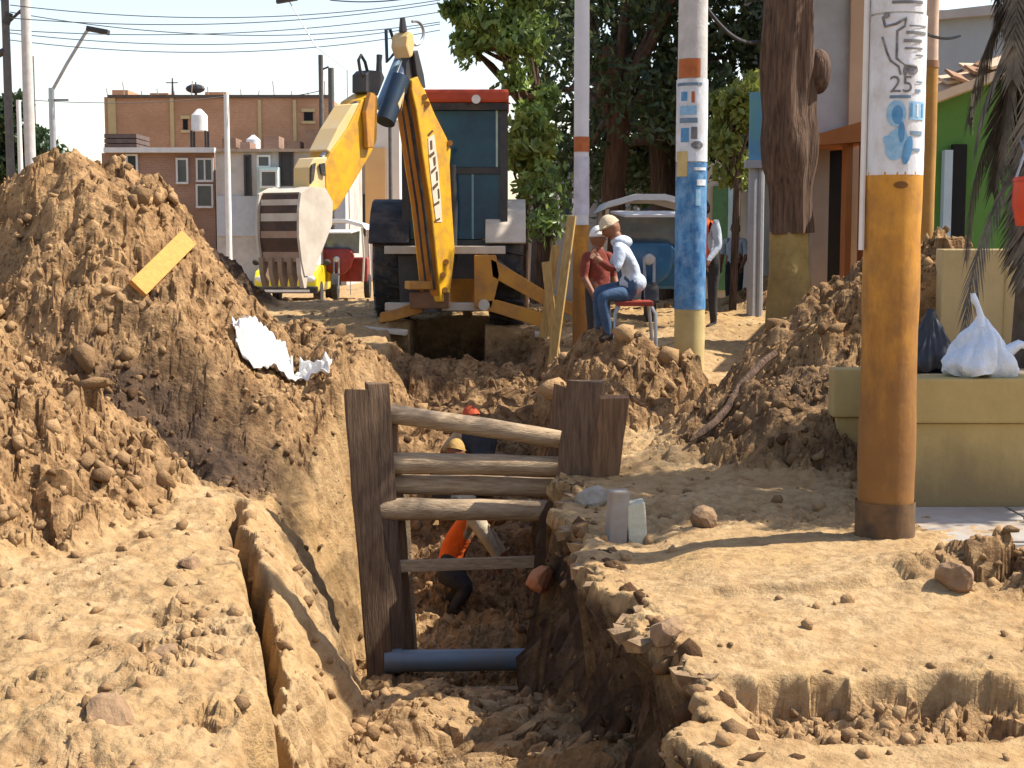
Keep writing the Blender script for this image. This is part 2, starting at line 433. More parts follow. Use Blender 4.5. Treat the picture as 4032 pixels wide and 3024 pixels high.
# loose clods (nobody could count them)
ICO = None
def ico():
    bm = bmesh.new(); bmesh.ops.create_icosphere(bm, subdivisions=1, radius=1.0)
    v = np.array([tuple(a.co) for a in bm.verts]); f = np.array([[a.index for a in q.verts] for q in bm.faces]); bm.free()
    return v, f
def make_clods():
    N = 120000
    y = 4.2 + 20 * RNG.random(N) ** 1.3; x = (RNG.random(N) * 2 - 1) * .48 * (y + 1)
    z, wet_shade, rough, inside = terrain(x, y)
    keep = RNG.random(N) < np.clip(rough * 0.42 - 0.02, 0.035, 1) * (0.35 + 0.65 * (fbm(x * 1.7, y * 1.7, z, 3, 200) > -.1))
    keep &= ~((x > .75) & (y < 9) & (rough < .5) & (RNG.random(N) < .7))
    keep &= ~((np.abs(y - 13) < 1.6) & (inside > .5) & (z < -1.2) & (RNG.random(N) < .6))
    x, y, z, wet_shade = x[keep], y[keep], z[keep], wet_shade[keep]
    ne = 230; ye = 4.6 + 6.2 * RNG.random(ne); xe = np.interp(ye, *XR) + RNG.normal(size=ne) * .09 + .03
    ze = terrain(xe, ye)[0]; x = np.concatenate([x, xe]); y = np.concatenate([y, ye]); z = np.concatenate([z, ze]); wet_shade = np.concatenate([wet_shade, np.full(ne, .95)])  # edge clods toned dark to paint in the shade of the undercut
    n = len(x)
    r = 0.010 + 0.040 * RNG.random(n) ** 4 + 0.020 * (RNG.random(n) < .025)
    r = np.minimum(r, 0.004 * y + 0.008)
    r = np.where((RNG.random(n) < .012) & (y > 8.5), .06 + .07 * RNG.random(n), r)
    r = np.where((x > -2.9) & (x < -1.0) & (y > 9.8) & (y < 13), np.minimum(r, .03), r)
    r[-ne:] = .012 + .045 * RNG.random(ne) ** 3; z[-ne:] -= .02
    v, f = ico()
    k = len(v)
    per = 1 + 0.42 * (RNG.random((n, k)) * 2 - 1)
    sc = r[:, None] * (0.55 + 0.9 * RNG.random((n, 3)))
    ang = RNG.random(n) * 6.283
    V = v[None] * per[..., None] * sc[:, None, :]
    ca, sa = np.cos(ang)[:, None], np.sin(ang)[:, None]
    V = np.stack([V[..., 0] * ca - V[..., 1] * sa, V[..., 0] * sa + V[..., 1] * ca, V[..., 2]], -1)
    ti = (RNG.random(n)[:, None] - .5) * 2.2; ct, st_ = np.cos(ti), np.sin(ti)
    V = np.stack([V[..., 0] * ct - V[..., 2] * st_, V[..., 1], V[..., 0] * st_ + V[..., 2] * ct], -1)
    V += np.stack([x, y, z + r * 0.12], 1)[:, None, :]
    # cheap ones for the small: use icosahedron faces all the same
    Fc = (f[None] + (np.arange(n) * k)[:, None, None]).reshape(-1, 3)
    me = bpy.data.meshes.new('dirt_clods')
    me.vertices.add(n * k); me.vertices.foreach_set('co', V.astype(np.float32).ravel())
    me.loops.add(Fc.size); me.polygons.add(len(Fc))
    me.loops.foreach_set('vertex_index', Fc.astype(np.int32).ravel())
    me.polygons.foreach_set('loop_start', np.arange(0, Fc.size, 3, dtype=np.int32))
    me.update(calc_edges=True)
    tone = np.clip(np.clip(wet_shade, 0, 1) * .8 + (RNG.random(n) - .35) * .9, 0, 1)
    at = me.attributes.new('tone', 'FLOAT', 'POINT'); at.data.foreach_set('value', np.repeat(tone, k).astype(np.float32))
    me.materials.append(dirt_mat('clod_earth', False))
    o = bpy.data.objects.new('dirt_clods', me); C.objects.link(o)
    o['kind'] = 'stuff'; o['label'] = 'loose brown dirt clods scattered over the spoil heaps and banks'; o['category'] = 'dirt clods'
    print('clods', n, len(Fc))
make_clods()

def rock(px, py, D, size, label, m, flat=0.7, seed=0):
    p = hit(px, py); gz = p.z
    r = random.Random(seed)
    bm = bmesh.new(); bmesh.ops.create_icosphere(bm, subdivisions=2, radius=1)
    cuts = [(Vector((r.gauss(0, 1), r.gauss(0, 1), r.gauss(0, 1))).normalized(), r.uniform(.55, .85)) for _ in range(9)]
    for v in bm.verts:
        for d, h in cuts:
            e = v.co.dot(d) - h
            if e > 0: v.co -= d * e
        v.co = Vector((v.co.x * size * r.uniform(.97, 1.03), v.co.y * size, v.co.z * size * flat))
    me = bpy.data.meshes.new('rock'); bm.to_mesh(me); bm.free(); me.materials.append(m)
    o = bpy.data.objects.new('rock', me); C.objects.link(o)
    o.location = (p.x, p.y, gz + size * flat * 0.45); o.rotation_euler = (r.uniform(-.3, .3), r.uniform(-.3, .3), r.uniform(0, 6))
    return tag(o, label, 'rock')

M_rock = mat('clay_rock', (0.29, 0.185, 0.10), (0.17, 0.10, 0.055), 0.95, 8, .8, 25)
M_rock2 = mat('grey_stone', (0.36, 0.32, 0.26), (0.22, 0.19, 0.15), 0.9, 9, .5, 30)
# broken crust of the old road surface, jutting out over the right trench wall and the step
M_crust = mat('old_crust', (.33, .22, .115), (.16, .10, .052), .95, 7, 1.0, 16, dirt=(.08, .05, .03), dirt_amt=.8, dirt_scale=9)
def crust(x, y, nx_, ny_, size, seed):
    r_ = random.Random(seed); n_ = r_.randint(9, 14); z = float(terrain(np.array([x - nx_ * .22]), np.array([y - ny_ * .22]), False)[0][0])
    th = r_.uniform(.045, .085); a0 = r_.uniform(0, 6); tilt = r_.uniform(-.02, .10); top = []
    for k in range(n_):
        a = a0 + 6.283 * k / n_ + r_.uniform(-.2, .2); q = size * r_.uniform(.5, 1.15)
        dx, dy = math.cos(a) * q, math.sin(a) * q
        out = dx * nx_ + dy * ny_
        top.append(Vector((x + dx, y + dy, z - .008 - tilt * max(out, -.05) + r_.uniform(-.008, .008))))
    bot = [Vector((x + (p.x - x) * r_.uniform(.72, .95), y + (p.y - y) * r_.uniform(.72, .95), p.z - th * r_.uniform(.8, 1.2))) for p in top]
    n = n_
    return MB().add(top + bot, [tuple(range(n)), tuple(reversed(range(n, 2 * n)))] + [(i, i + n, (i + 1) % n + n, (i + 1) % n) for i in range(n)]).build('crust_slab', M_crust, ground)
yy = 4.9; k_ = 0
while yy < 10.2:
    sz = random.uniform(.06, .16)
    xe_ = float(np.interp(yy, *XR)) + .10 * float(fbm(np.array([yy * 2.4]), np.array([9.0]), np.array([0.0]), 4, 33)[0])
    crust(xe_ + .05 + random.uniform(-.03, .03), yy, -1, 0, sz, 300 + k_); yy += sz * random.uniform(.9, 1.4); k_ += 1
# ------------------------------------------------------------------ shared materials
M_wood_dark = mat('weathered_timber', (0.20, 0.125, 0.072), (0.075, 0.046, 0.030), 0.85, 5, .7, 16, stretch=(9, 9, .7))
M_wood_brown = mat('brown_timber', (0.25, 0.14, 0.07), (0.11, 0.058, 0.03), 0.85, 5, .6, 16, stretch=(9, 9, .7))
M_log = mat('pale_log', (0.46, 0.34, 0.21), (0.26, 0.17, 0.095), 0.85, 5, .5, 14, stretch=(.8, 8, 8))
M_fresh = mat('fresh_board', (0.56, 0.28, 0.07), (0.46, 0.21, 0.05), 0.8, 6, .3, 20, stretch=(1, 6, 6))
M_ochre = mat('ochre_paint', (0.52, 0.255, 0.035), (0.42, 0.19, 0.024), 0.7, 5, .15, 18, dirt=(.20, .10, .035), dirt_amt=.75, dirt_scale=4)
M_concrete = mat('pole_concrete', (0.52, 0.50, 0.47), (0.40, 0.38, 0.36), 0.9, 6, .2, 30)
M_white = mat('white_paint', (0.66, 0.65, 0.62), (0.56, 0.55, 0.52), 0.6, 5)
M_paper = mat('poster_paper', (0.64, 0.66, 0.69), (0.50, 0.53, 0.57), 0.8, 7, .25, 25, stretch=(1, 1, .4), dirt=(.40, .36, .30), dirt_amt=.6, dirt_scale=8)
M_blue = mat('poster_blue', (0.05, 0.20, 0.40), (0.12, 0.28, 0.46), 0.75, 30)
M_blue_l = mat('poster_light_blue', (0.16, 0.36, 0.55), (0.30, 0.46, 0.60), 0.75, 30)
M_ink = mat('black_ink', (0.09, 0.09, 0.095), (0.22, 0.22, 0.23), 0.85, 30)
M_rust = mat('rust_red', (0.42, 0.13, 0.04), (0.30, 0.09, 0.03), 0.8, 12)
M_black = mat('black_rubber', (0.022, 0.022, 0.024), (0.045, 0.042, 0.04), 0.75, 6, dirt=(.20, .14, .09), dirt_amt=.35, dirt_scale=3)
M_dark = mat('dark_metal', (0.035, 0.035, 0.04), (0.06, 0.055, 0.05), 0.5, 6, metallic=.2)
M_wire = mat('wire_black', (0.05, 0.05, 0.055), None, 0.6)
M_steel = mat('dull_steel', (0.42, 0.43, 0.44), (0.3, 0.3, 0.31), 0.4, 6, metallic=.6)
M_yel = mat('machine_yellow', (0.66, 0.36, 0.012), (0.56, 0.28, 0.010), 0.42, 5, dirt=(.30, .17, .06), dirt_amt=.7, dirt_scale=5, spec=.5, bump=.1, bscale=8)
M_yeldust = mat('dusty_yellow', (0.62, 0.41, 0.13), (0.58, 0.44, 0.24), 0.75, 3, dirt=(.55, .45, .32), dirt_amt=.8, dirt_scale=2)
M_orange = mat('machine_orange', (0.50, 0.24, 0.035), (0.42, 0.18, 0.03), 0.55, 4, dirt=(.22, .13, .07), dirt_amt=.6, dirt_scale=4)
M_dusty = mat('dusty_steel', (0.55, 0.49, 0.40), (0.42, 0.36, 0.28), 0.8, 5)
M_glass = mat('tinted_glass', (0.004, 0.022, 0.055), (0.008, 0.07, 0.11), 0.12, 1.6, spec=.25)
M_pane = mat('window_pane', (0.03, 0.035, 0.04), (0.05, 0.06, 0.065), 0.15, 2, spec=.6)
M_cabred = mat('roof_red', (0.42, 0.06, 0.02), (0.3, 0.04, 0.015), 0.5, 4)
M_skin = mat('skin_brown', (0.24, 0.105, 0.055), (0.19, 0.08, 0.042), 0.55, 12)
M_hair = mat('hair_black', (0.015, 0.012, 0.01), None, 0.6)
M_olive = mat('olive_wall_paint', (0.42, 0.31, 0.125), (0.35, 0.26, 0.10), 0.9, 3, .2, 25, dirt=(.28, .21, .10), dirt_amt=.5, dirt_scale=1.8)
M_cream = mat('cream_wall_paint', (0.50, 0.38, 0.19), (0.43, 0.33, 0.165), 0.9, 2.5, .2, 25, dirt=(.38, .28, .14), dirt_amt=.45, dirt_scale=1.6)
M_grey = mat('grey_render', (0.36, 0.36, 0.37), (0.28, 0.28, 0.29), 0.9, 2, .2, 20)
M_walk = mat('worn_concrete', (0.34, 0.31, 0.27), (0.22, 0.20, 0.18), 0.95, 3, .4, 20, dirt=(.36, .25, .14), dirt_amt=.7, dirt_scale=1.5)
M_bark = mat('bark_dark', (0.16, 0.095, 0.058), (0.035, 0.022, 0.016), 0.95, 6, 1.0, 10, stretch=(5, 5, .5))
M_bark_o = mat('bark_ochre_wash', (0.36, 0.26, 0.09), (0.24, 0.165, 0.06), 0.9, 6, .7, 12, dirt=(.14, .09, .04), dirt_amt=.6)
def grime(m, col, z0, z1, amt=1.0, sc=5.0):
    """splashed mud and worn paint that thins out with height"""
    t = m.node_tree; n = t.nodes; l = t.links; p = n['Principled BSDF']; src = p.inputs['Base Color'].links[0].from_socket
    tc = n.new('ShaderNodeTexCoord'); sp = n.new('ShaderNodeSeparateXYZ'); l.new(tc.outputs['Object'], sp.inputs[0])
    mr = n.new('ShaderNodeMapRange'); mr.inputs[1].default_value = z0; mr.inputs[2].default_value = z1; mr.inputs[3].default_value = 1.0; mr.inputs[4].default_value = 0.0; l.new(sp.outputs[2], mr.inputs[0])
    mp = n.new('ShaderNodeMapping'); mp.inputs['Scale'].default_value = (1, 1, .3); l.new(tc.outputs['Object'], mp.inputs[0])
    nz = n.new('ShaderNodeTexNoise'); nz.inputs['Scale'].default_value = sc; nz.inputs['Detail'].default_value = 9; nz.inputs['Roughness'].default_value = .7; l.new(mp.outputs[0], nz.inputs['Vector'])
    ad = n.new('ShaderNodeMath'); ad.operation = 'ADD'; l.new(mr.outputs[0], ad.inputs[0]); l.new(nz.outputs[0], ad.inputs[1])
    m2 = n.new('ShaderNodeMapRange'); m2.inputs[1].default_value = .72; m2.inputs[2].default_value = 1.15; m2.inputs[4].default_value = amt; l.new(ad.outputs[0], m2.inputs[0])
    mx = n.new('ShaderNodeMix'); mx.data_type = 'RGBA'; l.new(m2.outputs[0], mx.inputs[0]); l.new(src, mx.inputs[6]); mx.inputs[7].default_value = (*col, 1)
    l.new(mx.outputs[2], p.inputs['Base Color'])
grime(M_ochre, (.15, .07, .024), -.2, 2.6, .8, 9)
grime(M_olive, (.20, .14, .07), -.1, .7, .75, 4)
grime(M_cream, (.30, .21, .10), .6, 1.5, .5, 3)
grime(M_bark_o, (.16, .11, .05), .2, 1.6, .7, 4)
# brick: procedural courses for far walls
def brick_mat(name, c1, c2, mortar, scale=4.0):
    m = bpy.data.materials.new(name); m.use_nodes = True; t = m.node_tree; n = t.nodes; l = t.links; p = n['Principled BSDF']
    tc = n.new('ShaderNodeTexCoord'); sx = n.new('ShaderNodeSeparateXYZ'); cb = n.new('ShaderNodeCombineXYZ')
    l.new(tc.outputs['Object'], sx.inputs[0]); l.new(sx.outputs[0], cb.inputs[0]); l.new(sx.outputs[2], cb.inputs[1])
    b = n.new('ShaderNodeTexBrick'); l.new(cb.outputs[0], b.inputs['Vector']); b.inputs['Scale'].default_value = scale
    b.inputs['Color1'].default_value = (*c1, 1); b.inputs['Color2'].default_value = (*c2, 1); b.inputs['Mortar'].default_value = (*mortar, 1)
    nz = n.new('ShaderNodeTexNoise'); nz.inputs['Scale'].default_value = .8; nz.inputs['Detail'].default_value = 7; l.new(tc.outputs['Object'], nz.inputs['Vector'])
    mr = n.new('ShaderNodeMapRange'); mr.inputs[1].default_value = .4; mr.inputs[2].default_value = .7; mr.inputs[4].default_value = .6; l.new(nz.outputs[0], mr.inputs[0])
    mx = n.new('ShaderNodeMix'); mx.data_type = 'RGBA'; l.new(mr.outputs[0], mx.inputs[0]); l.new(b.outputs[0], mx.inputs[6]); mx.inputs[7].default_value = (*[c * .62 for c in c1], 1)
    l.new(mx.outputs[2], p.inputs['Base Color']); p.inputs['Roughness'].default_value = .95
    return m
M_brick = brick_mat('orange_brick', (0.47, 0.245, 0.125), (0.40, 0.195, 0.10), (0.40, 0.29, 0.20))
M_brick2 = brick_mat('brown_brick', (0.33, 0.19, 0.125), (0.27, 0.15, 0.10), (0.34, 0.27, 0.22))

# ------------------------------------------------------------------ background buildings
def facade(name, label, x0, x1, D, z1, m, depth=6, openings=(), trims=(), cat='house'):
    """openings: (px0, py0, px1, py1, kind)"""
    o = thing(name, ((x0 + x1) / 2, D, 0.1), label, cat)
    MB().box(x0, x1, D, D + depth, 0.05, z1).build('wall', m, o)
    for (a, b, c, d, kind) in openings:
        p, q = P(a, b, D), P(c, d, D)
        xa, xb, za, zb = p.x, q.x, max(q.z, 0.12), p.z
        fm = M_white if kind != 'door' else M_dark
        f = MB()
        t = 0.07
        f.box(xa - t, xa, D - .09, D + .05, za, zb + t); f.box(xb, xb + t, D - .09, D + .05, za, zb + t)
        f.box(xa, xb, D - .09, D + .05, zb, zb + t)
        if kind != 'door': f.box(xa - t, xb + t, D - .14, D + .05, za - .08, za)
        nm = 'door' if kind == 'door' else 'window'
        fo = f.build(nm, fm, o)
        MB().box(xa, xb, D - .035, D - .01, za, zb).build('door_leaf' if kind == 'door' else 'pane', M_pane if kind != 'door' else mat('door_dark', (.05, .045, .045), None, .6), fo)
        if kind == 'win2':
            MB().box((xa + xb) / 2 - .03, (xa + xb) / 2 + .03, D - .07, D - .036, za, zb).build('mullion', M_white, fo)
    for (a, b, c, d, tm, nm, th) in trims:
        p, q = P(a, b, D), P(c, d, D)
        MB().box(p.x, q.x, D - th, D + .02, q.z, p.z).build(nm, tm, o)
    return o
def X(px, D): return P(px, 240, D).x
def Zp(py, D): return P(512, py, D).z

bt = facade('brick_building', 'long two storey unplastered orange brick building with flat roof line', X(108, 62), X(331, 62), 62, Zp(97, 62), M_brick, 10,
    trims=[(108, 95, 331, 98, mat('parapet_dark', (.12, .09, .07), None, .9), 'parapet', .12),
           (108, 97, 117, 150, M_cream, 'corner_pillar', .08), (170, 97, 175, 155, M_cream, 'pillar', .08), (258, 100, 262, 155, M_cream, 'pillar', .08), (293, 100, 297, 155, M_cream, 'pillar', .08)], cat='building')
facade('brick_house', 'brown brick house with dark upper shed wall and white window frames', X(104, 54), X(216, 54), 54, Zp(153, 54), M_brick2, 7,
    openings=[(115, 158, 123, 178, 'win'), (128, 156, 137, 190, 'win'), (178, 160, 187, 182, 'win'), (198, 160, 212, 180, 'win2'), (198, 186, 212, 206, 'win')],
    trims=[(106, 148, 216, 153, M_white, 'ledge', .35)])
hs = thing('rooftop_shed', (X(122, 55), 55, Zp(153, 55)), 'dark brown plank shed on the brown brick house roof', 'shed')
for k in range(4):
    z0 = Zp(153, 55) + k * (Zp(133, 55) - Zp(153, 55)) / 4
    MB().box(X(107, 55), X(139, 55), 55, 57, z0, z0 + (Zp(133, 55) - Zp(153, 55)) / 4 - .03).build('plank', mat('shed_wood', (.14, .10, .085), (.09, .065, .055), .9, 3), hs)
facade('white_house', 'low white house with dark doors and pale grey lower wall', X(217, 52), X(346, 52), 52, Zp(151, 52), mat('white_render', (.52, .49, .45), (.40, .37, .34), .9, .6, dirt=(.26, .20, .15), dirt_amt=.7, dirt_scale=.9), 7,
    openings=[(246, 157, 250, 196, 'door'), (259, 157, 269, 166, 'win'), (281, 154, 292, 186, 'door'), (302, 160, 307, 180, 'win')],
    trims=[(217, 196, 346, 236, mat('grey_dado', (.44, .47, .50), (.38, .4, .43), .9), 'dado', .06), (217, 149, 346, 152, mat('tan_ledge', (.42, .33, .25), None, .9), 'ledge', .2)])
facade('green_shutter_shop', 'pale green shutter shop beside the white house', X(258, 51.4), X(279, 51.4), 51.4, Zp(167, 51.4), mat('pale_green_render', (.40, .52, .48), (.33, .45, .42), .9, 1), .55,
    openings=[(262, 172, 276, 186, 'win')])
facade('cream_house', 'cream house with orange side pillars behind the digger arm', X(336, 58), X(400, 58), 58, Zp(120, 58), mat('pale_cream', (.60, .54, .46), (.5, .44, .37), .9, .8), 8,
    openings=[(345, 172, 350, 196, 'win'), (356, 196, 364, 236, 'door')],
    trims=[(365, 148, 386, 226, mat('orange_render', (.55, .34, .15), (.5, .3, .13), .9, 1), 'pillar', .12)])
wh = [o for o in C.objects if o.name == 'white_house'][0]; bb = bt
M_raw = mat('raw_brown_wall', (.25, .15, .10), (.17, .10, .07), .95, 1.2, dirt=(.34, .25, .18), dirt_amt=.6, dirt_scale=1.5)
for (a, b, c_, d, m_) in ((222, 138, 236, 149, M_raw), (240, 142, 250, 149, M_brick2), (264, 136, 279, 149, M_brick2), (284, 141, 300, 149, M_raw), (305, 129, 326, 149, M_raw)):
    p, q = P(a, b, 52.6), P(c_, d, 52.6); MB().box(p.x, q.x, 52.6, 53.8, q.z - .02, p.z).build('rooftop_wall', m_, wh)
for (a, b, c_, d) in ((183, 119, 188, 130), (304, 112, 313, 121)):
    p, q = P(a, b, 62), P(c_, d, 62)
    f_ = MB().box(p.x - .1, q.x + .1, 61.93, 62.02, q.z - .12, q.z).build('window', M_cream, bb); MB().box(p.x - .1, q.x + .1, 61.93, 62.02, p.z, p.z + .14).build('lintel', M_cream, f_)
    MB().box(p.x, q.x, 61.97, 61.995, q.z + .002, p.z - .002).build('pane', MATS['deep_dark'] if 'deep_dark' in MATS else mat('deep_dark', (.012, .011, .011), None, .9), f_)
for k_ in range(14):
    x_ = X(112 + k_ * 16.5, 62.2); MB().tube([(x_, 62.2, Zp(97, 62) - .05), (x_ + random.uniform(-.08, .08), 62.2, Zp(97, 62) + random.uniform(.2, .7))], .022, 5).build('rebar', MATS['tan_ledge'], bb)
for (a, b, c_, d) in ((112, 96, 128, 90), (150, 96, 168, 93), (205, 96, 226, 92)):
    p, q = P(a, d, 62.6), P(c_, b, 62.6); MB().box(p.x, q.x, 62.6, 66, q.z - .3, p.z).build('raised_wall', M_brick, bb)
# roof-top tanks
def tank(px, py0, py1, D, rpx, label):
    r = rpx / F * D; z0 = Zp(py1, D); z1 = Zp(py0, D); x = X(px, D)
    o = thing('water_tank', (x, D, z0), label, 'tank')
    MB().tube([(x, D, z0), (x, D, z0 + (z1 - z0) * .7)], r, 14).build('tank_body', M_white, o, smooth=True)
    MB().tube([(x, D, z0 + (z1 - z0) * .7 + .003), (x, D, z1 - .05), (x, D, z1)], [r, r * .4, r * .2], 14).build('tank_lid', M_white, o, smooth=True)
    return o
tank(202, 109, 131, 58, 8, 'white water tank on a stand against the orange brick wall')
tank(255, 135, 151, 55, 7, 'small white water tank on the white house roof')
ts = thing('tank_stand', (X(202, 58), 58, 0.1), 'slim grey stand carrying the white water tank', 'stand')
for dx in (-.28, .28):
    for dy in (-.25, .25):
        MB().beam((X(202, 58) + dx, 58 + dy, 0.1), (X(202, 58) + dx, 58 + dy, Zp(131, 58)), .08, .08).build('leg', M_dark, ts)
for (px, py, lab) in ((176, 78, 'thin mast with a spiked top on the brick building roof'), (199, 82, 'short mast with a dark dish on the brick building roof')):
    o = thing('roof_mast', (X(px, 62.5), 62.5, Zp(97, 62)), lab, 'mast')
    MB().tube([(X(px, 62.5), 62.5, Zp(98, 62)), (X(px, 62.5), 62.5, Zp(py, 62.5))], [.07, .03], 6).build('mast_tube', M_dark, o)
    if px == 199: MB().blob((X(px, 62.5), 62.4, Zp(89, 62.5)), .42, .2, .2, 10, 6).build('dish', M_dark, o)
    else: MB().beam((X(px, 62.5) - .25, 62.4, Zp(py + 5, 62.5)), (X(px, 62.5) + .25, 62.4, Zp(py + 5, 62.5)), .04, .04).build('crossbar', M_dark, o)

# right-hand houses
gh = thing('grey_house', (X(840, 22), 22, .3), 'tall grey rendered house with tan corner strip and orange porch', 'house')
MB().box(X(800, 23), X(858, 23), 23, 29, .2, 9).build('wall', M_grey, gh)
MB().box(X(846, 22.9), X(878, 22.9), 22.9, 28, .2, 9).build('corner_strip', mat('tan_pink_render', (.47, .32, .21), (.4, .27, .18), .9, 1.2), gh)
awn = MB().prism([P(806, 137, 20.6), P(874, 118, 20.6), P(880, 118, 20.6), P(880, 140, 20.6), P(808, 146, 20.6)], (0, 2.2, 0)).build('porch_roof', mat('porch_orange', (.38, .13, .035), (.3, .10, .03), .8, 2), gh)
for (a, b) in ((845, 851), (862, 873)):
    MB().box(X(a, 20.8), X(b, 20.8), 20.8, 21.1, .3, Zp(140, 20.8)).build('porch_post', MATS['porch_orange'], gh)
MB().box(X(826, 22.8), X(846, 22.8), 22.75, 22.9, .3, Zp(146, 22.8)).build('doorway', mat('deep_dark', (.012, .011, .011), None, .9), gh)
MB().box(X(812, 22.0), X(828, 22.0), 22.0, 22.7, .3, Zp(148, 22)).build('porch_wall', mat('pinkish_render', (.42, .34, .28), (.34, .27, .22), .9, 2), gh)
gr = thing('green_house', (5.6, 16, .3), 'bright green house with sloping cream roof edge and dark doorway', 'house')
gp = [P(928, 101, 16.2), P(990, 76, 16.2), P(1120, 30, 16.2), P(1120, 262, 16.2), P(928, 262, 16.2)]
MB().prism(gp, (1.5, 5, 0)).build('wall', mat('green_paint', (.085, .205, .038), (.07, .165, .032), .8, 1.5, .1, 20), gr)
MB().prism([P(926, 97, 16), P(1120, 24, 16), P(1120, 33, 16), P(926, 106, 16)], (1.6, 5.4, 0)).build('roof_edge', mat('roof_cream', (.56, .46, .33), (.45, .35, .25), .9, 3), gr)
MB().box(X(942, 16.1), X(950, 16.1), 16.08, 16.25, .3, Zp(150, 16.1)).build('door_post', mat('pale_blue_paint', (.38, .47, .52), (.33, .42, .47), .7), gr)
MB().box(X(951, 16.1), X(965, 16.1), 16.12, 16.25, .3, Zp(144, 16.1)).build('doorway', MATS['deep_dark'], gr)
roofm = [mat('tile_brown', (.30, .17, .10), (.2, .11, .06), .9, 5), mat('tile_pale', (.55, .42, .30), (.42, .3, .2), .9, 5)]
for k in range(16):
    t = k / 15; px = 934 + t * 80; py = 94 - t * 30 - random.uniform(0, 9)
    c = P(px, py, 16.6 + random.uniform(0, .6)); a = random.uniform(-.5, .9)
    MB().beam(c - Vector((math.cos(a) * .22, 0, math.sin(a) * .14)), c + Vector((math.cos(a) * .22, .1, math.sin(a) * .14)), .25, .035, (0, 1, .4)).build('roof_tile', roofm[k % 2], gr)
bh = thing('blue_grey_house', (X(985, 24), 24, .3), 'blue grey house wall rising behind the green house', 'house')
MB().box(X(930, 24), X(1130, 24), 24, 30, .2, Zp(10, 24)).build('wall', mat('blue_grey_render', (.30, .35, .40), (.24, .28, .33), .9, 1), bh)
MB().prism([P(928, 12, 23.8), P(1140, -12, 23.8), P(1140, 2, 23.8), P(928, 20, 23.8)], (0, 6, 0)).build('roof', M_grey, bh)

# kiosk / gate pieces behind the trees
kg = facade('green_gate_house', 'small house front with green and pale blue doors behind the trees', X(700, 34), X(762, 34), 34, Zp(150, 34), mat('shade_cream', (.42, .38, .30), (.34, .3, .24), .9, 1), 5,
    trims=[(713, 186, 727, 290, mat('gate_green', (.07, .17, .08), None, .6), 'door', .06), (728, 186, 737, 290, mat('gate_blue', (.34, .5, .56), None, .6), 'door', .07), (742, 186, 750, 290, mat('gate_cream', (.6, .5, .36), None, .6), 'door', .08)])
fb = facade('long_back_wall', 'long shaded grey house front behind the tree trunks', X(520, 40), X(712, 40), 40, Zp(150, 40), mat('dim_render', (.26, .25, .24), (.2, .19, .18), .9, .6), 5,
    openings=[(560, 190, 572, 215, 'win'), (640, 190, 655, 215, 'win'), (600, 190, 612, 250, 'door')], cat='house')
sg = thing('blue_signboard', (X(756, 19), 19, .5), 'upright blue and green signboard beside the ochre based trunk', 'sign')
MB().box(X(748, 19.4), X(763, 19.4), 19.4, 19.46, Zp(160, 19.4), Zp(92, 19.4)).build('board', mat('sign_blue', (.08, .22, .42), (.13, .30, .22), .6, 1.4), sg)
MB().box(X(744, 19.4), X(764, 19.4), 19.35, 19.5, Zp(168, 19.4), Zp(160, 19.4) - .003).build('board_base', M_grey, sg)
MB().tube([(X(753, 19.45), 19.47, .4), (X(753, 19.45), 19.47, Zp(168, 19.4))], .07, 8).build('post', M_grey, sg)
MB().tube([(X(760, 19.45), 19.47, .4), (X(760, 19.45), 19.47, Zp(168, 19.4))], .05, 8).build('post', M_grey, sg)

# ------------------------------------------------------------------ garden walls on the right, pavement
pv = MB().box(2.36, 5.2, 7.9, 9.0, -.3, .075).build('pavement', M_walk, bevel=.02); pv['kind'] = 'structure'
for k in range(4):
    MB().box(2.38 + k * .72, 2.38 + k * .72 + .70, 7.93, 8.96, .075, .088).build('slab', M_walk, pv, bevel=.006)
pw = thing('planter_wall', (3.6, 9.0, 0), 'olive yellow planter wall with overhanging cap beside the ochre pole', 'wall')
x0 = X(918, 9.0); x1 = 5.4
MB().box(x0 + .02, x1, 9.03, 9.30, .0, Zp(424, 9)).build('base_course', M_olive, pw, bevel=.012)
MB().box(x0 - .02, x1, 9.0, 9.34, Zp(424, 9) + .003, Zp(379, 9)).build('cap', M_olive, pw, bevel=.015)
MB().box(x0 + .02, x0 + .28, 9.303, 10.40, .0, Zp(424, 9)).build('side_wall', M_olive, pw, bevel=.012)
MB().box(x0 + .30, x1, 9.36, 10.42, .0, Zp(388, 9)).box(3.30, x1, 10.423, 11.98, .0, Zp(388, 9)).build('planting_bed', mat('bed_soil', (.20, .15, .11), (.1, .075, .055), .95, 6, .6, 18), pw)
pl = thing('low_wall_block', (2.6, 10.6, 0), 'short pale olive wall block half buried by the rubble heap', 'wall')
xa = X(837, 10.5)
MB().box(xa + .03, 3.24, 10.53, 10.66, -.1, Zp(418, 10.5)).build('base_course', M_olive, pl, bevel=.012)
MB().box(xa, 3.27, 10.5, 10.69, Zp(418, 10.5) + .003, Zp(369, 10.5)).build('cap', M_olive, pl, bevel=.015)
gw = thing('garden_wall', (4.5, 12, 0), 'tall plain cream garden wall behind the white bag', 'wall')
MB().box(X(943, 12), 6.6, 12.0, 12.2, 0, Zp(249, 12)).build('wall_panel', M_cream, gw, bevel=.012)
MB().box(X(1006, 12), X(1006, 12) + .012, 11.994, 12.001, .9, Zp(251, 12)).build('joint', M_olive, gw)

